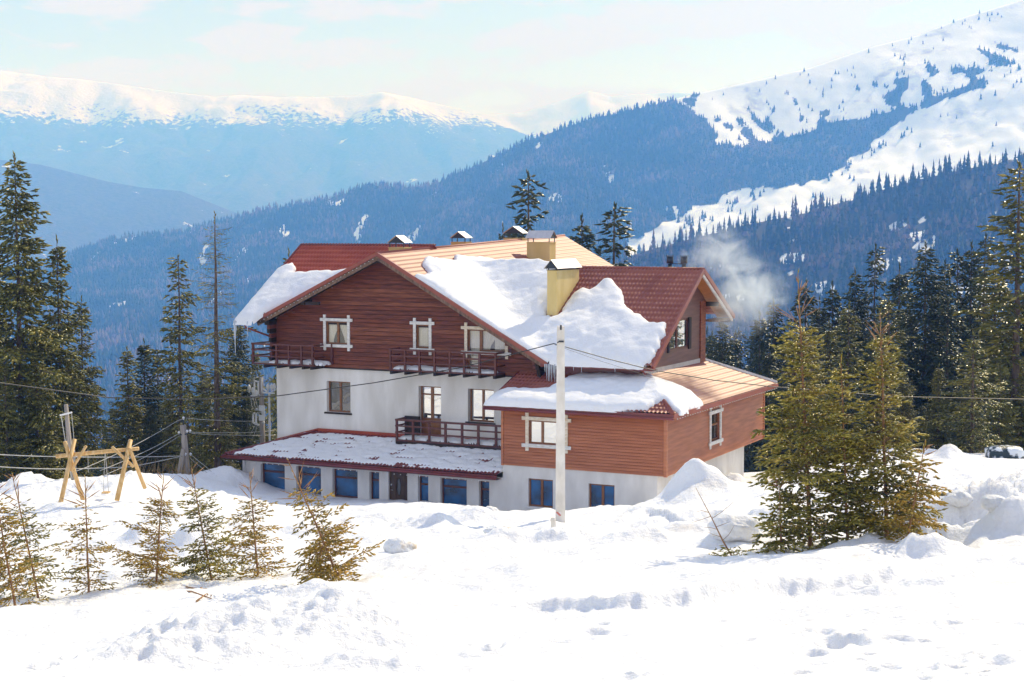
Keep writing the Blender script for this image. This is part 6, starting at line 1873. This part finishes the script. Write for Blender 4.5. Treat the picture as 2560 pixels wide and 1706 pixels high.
M_SNOWD = noisy('dirty_snow', (0.86, 0.87, 0.88), (0.48, 0.38, 0.27), scale=1.4, detail=7, rough=0.8, bump=0.6, bscale=5, lo=0.52, hi=0.74, bdist=0.1)
lump(920, 1268, 0.42, 'dirty brownish snow lump alone in the open snow left of the stub post', 1, True)
lump(1150, 1242, 0.45, 'wide low snow lump with brown soil in it below the pole shadow', 2, True, 0.45)
lump(1128, 1188, 0.30, 'small white lump on the slope of the mound in front of the lodge', 3)
lump(1690, 1252, 0.75, 'rounded snow clump with spruce twigs poking out at the sapling foot', 4, False, 0.5)
lump(2175, 1258, 0.45, 'dirty lump at the right foot of the young spruce cluster', 5, True, 0.5)
lump(335, 1235, 0.42, 'rounded snow lump behind the left young spruces', 6, True)
for k, (dx, dy, r) in enumerate([(2200, 1215, .35), (2255, 1225, .45), (2300, 1190, .4), (2335, 1230, .55), (2160, 1225, .3), (2230, 1180, .3), (2285, 1240, .35), (2345, 1175, .4), (2120, 1205, .25)]):
    lump(dx, dy, r, 'rubble block at right, ' + ['left of the middle hollow', 'in the middle foreground of the rubble', 'high up in the middle', 'biggest, touching the right edge', 'small one nearest the young spruces in front', 'small one at the top left of the rubble', 'between the middle one and the biggest', 'topmost, close to the right edge', 'smallest, nearest the foot of the spruce cluster'][k], 10 + k, False, .6)
# snow-covered heap with a foil-like sheet under the spruces at the right edge
M_FOIL = noisy('frosted_tarp', (0.012, 0.035, 0.05), (0.75, 0.8, 0.86), scale=2.2, detail=9, rough=0.4, lo=0.49, hi=0.56, bump=0.6, bscale=4, bdist=0.1)
q = hitD(2308, 1048); q = (atD(2308, 1048, 72)[0], 72)
bm = bmesh.new(); bmesh.ops.create_icosphere(bm, subdivisions=4, radius=1.0)
co = np.array([v.co for v in bm.verts]); d = 1 + .18 * fbm(co[:, 0] * 2, co[:, 1] * 2 + co[:, 2] * 2, 4, 8)
for v, k in zip(bm.verts, d):
    v.co = v.co * float(k)
    for a in (0, 1, 2): v.co[a] = math.copysign(abs(v.co[a]) ** 0.6, v.co[a])
    v.co.x *= 0.85; v.co.y *= .6; v.co.z *= .42
me = bpy.data.meshes.new('tarp_heap'); bm.to_mesh(me); bm.free(); me.materials.append(M_FOIL)
me.polygons.foreach_set('use_smooth', np.ones(len(me.polygons), dtype=bool))
obj('covered_heap', me, None, (q[0], q[1], gz(*q) + .16), label='dark heap dusted with snow under the spruces near the right edge', cat='heap')
lump(2240, 1040, 0.5, 'rounded snow block beside the dark snow-dusted heap', 30, False, .8)

# ------------------------------------------------------------------ smoke from the stove pipe
def smoke_puffs():
    pts = [((1574, 597), .45), ((1590, 592), .8), ((1606, 586), 1.0), ((1630, 575), 1.2), ((1665, 580), 1.5), ((1690, 610), 1.7), ((1700, 645), 1.7), ((1725, 665), 1.9), ((1755, 672), 1.6), ((1710, 700), 1.8), ((1680, 730), 1.4)]
    Y0 = 77.0
    C_ = []
    for (dx, dy), r in pts:
        p = atD(dx, dy, Y0); C_.append((p, r))
    return C_


puffs = smoke_puffs()
lo_ = np.min([p - r * 1.3 for p, r in puffs], 0); hi_ = np.max([p + r * 1.3 for p, r in puffs], 0)
M_SMOKE = bpy.data.materials.new('smoke'); M_SMOKE.use_nodes = True
_t = M_SMOKE.node_tree; _t.nodes.clear()
_o = _t.nodes.new('ShaderNodeOutputMaterial'); _pv = _t.nodes.new('ShaderNodeVolumePrincipled')
_pv.inputs['Color'].default_value = (0.85, 0.93, 1.0, 1); _pv.inputs['Anisotropy'].default_value = 0.2
_g = N(_t, 'ShaderNodeNewGeometry')
_n = N(_t, 'ShaderNodeTexNoise', Scale=0.75, Detail=6.0, Roughness=0.65, Distortion=1.2)
_t.links.new(_g.outputs['Position'], _n.inputs['Vector'])
_acc = None
for p, r in puffs:
    d_ = N(_t, 'ShaderNodeVectorMath', operation='DISTANCE'); d_.inputs[1].default_value = tuple(p)
    _t.links.new(_g.outputs['Position'], d_.inputs[0])
    m_ = N(_t, 'ShaderNodeMapRange'); m_.inputs['From Min'].default_value = float(r); m_.inputs['From Max'].default_value = 0.0
    _t.links.new(d_.outputs['Value'], m_.inputs['Value'])
    s_ = N(_t, 'ShaderNodeMath', operation='DIVIDE'); s_.inputs[1].default_value = float(r); _t.links.new(m_.outputs[0], s_.inputs[0])
    if _acc is None: _acc = s_
    else:
        a_ = N(_t, 'ShaderNodeMath', operation='ADD'); _t.links.new(_acc.outputs[0], a_.inputs[0]); _t.links.new(s_.outputs[0], a_.inputs[1]); _acc = a_
_c = N(_t, 'ShaderNodeMapRange'); _c.inputs['From Min'].default_value = 0.44; _c.inputs['From Max'].default_value = 0.66
_t.links.new(_n.outputs['Fac'], _c.inputs['Value'])
_m1 = N(_t, 'ShaderNodeMath', operation='MULTIPLY'); _t.links.new(_acc.outputs[0], _m1.inputs[0]); _t.links.new(_c.outputs[0], _m1.inputs[1])
_m2 = N(_t, 'ShaderNodeMath', operation='MULTIPLY'); _m2.inputs[1].default_value = 1.0; _t.links.new(_m1.outputs[0], _m2.inputs[0])
_t.links.new(_m2.outputs[0], _pv.inputs['Density']); _t.links.new(_pv.outputs[0], _o.inputs['Volume'])
sm_ = MB().box(lo_[0], hi_[0], lo_[1], hi_[1], lo_[2], hi_[2]).build('smoke', M_SMOKE, kind='stuff', label='pale smoke drifting right from the black stove pipes', cat='smoke')
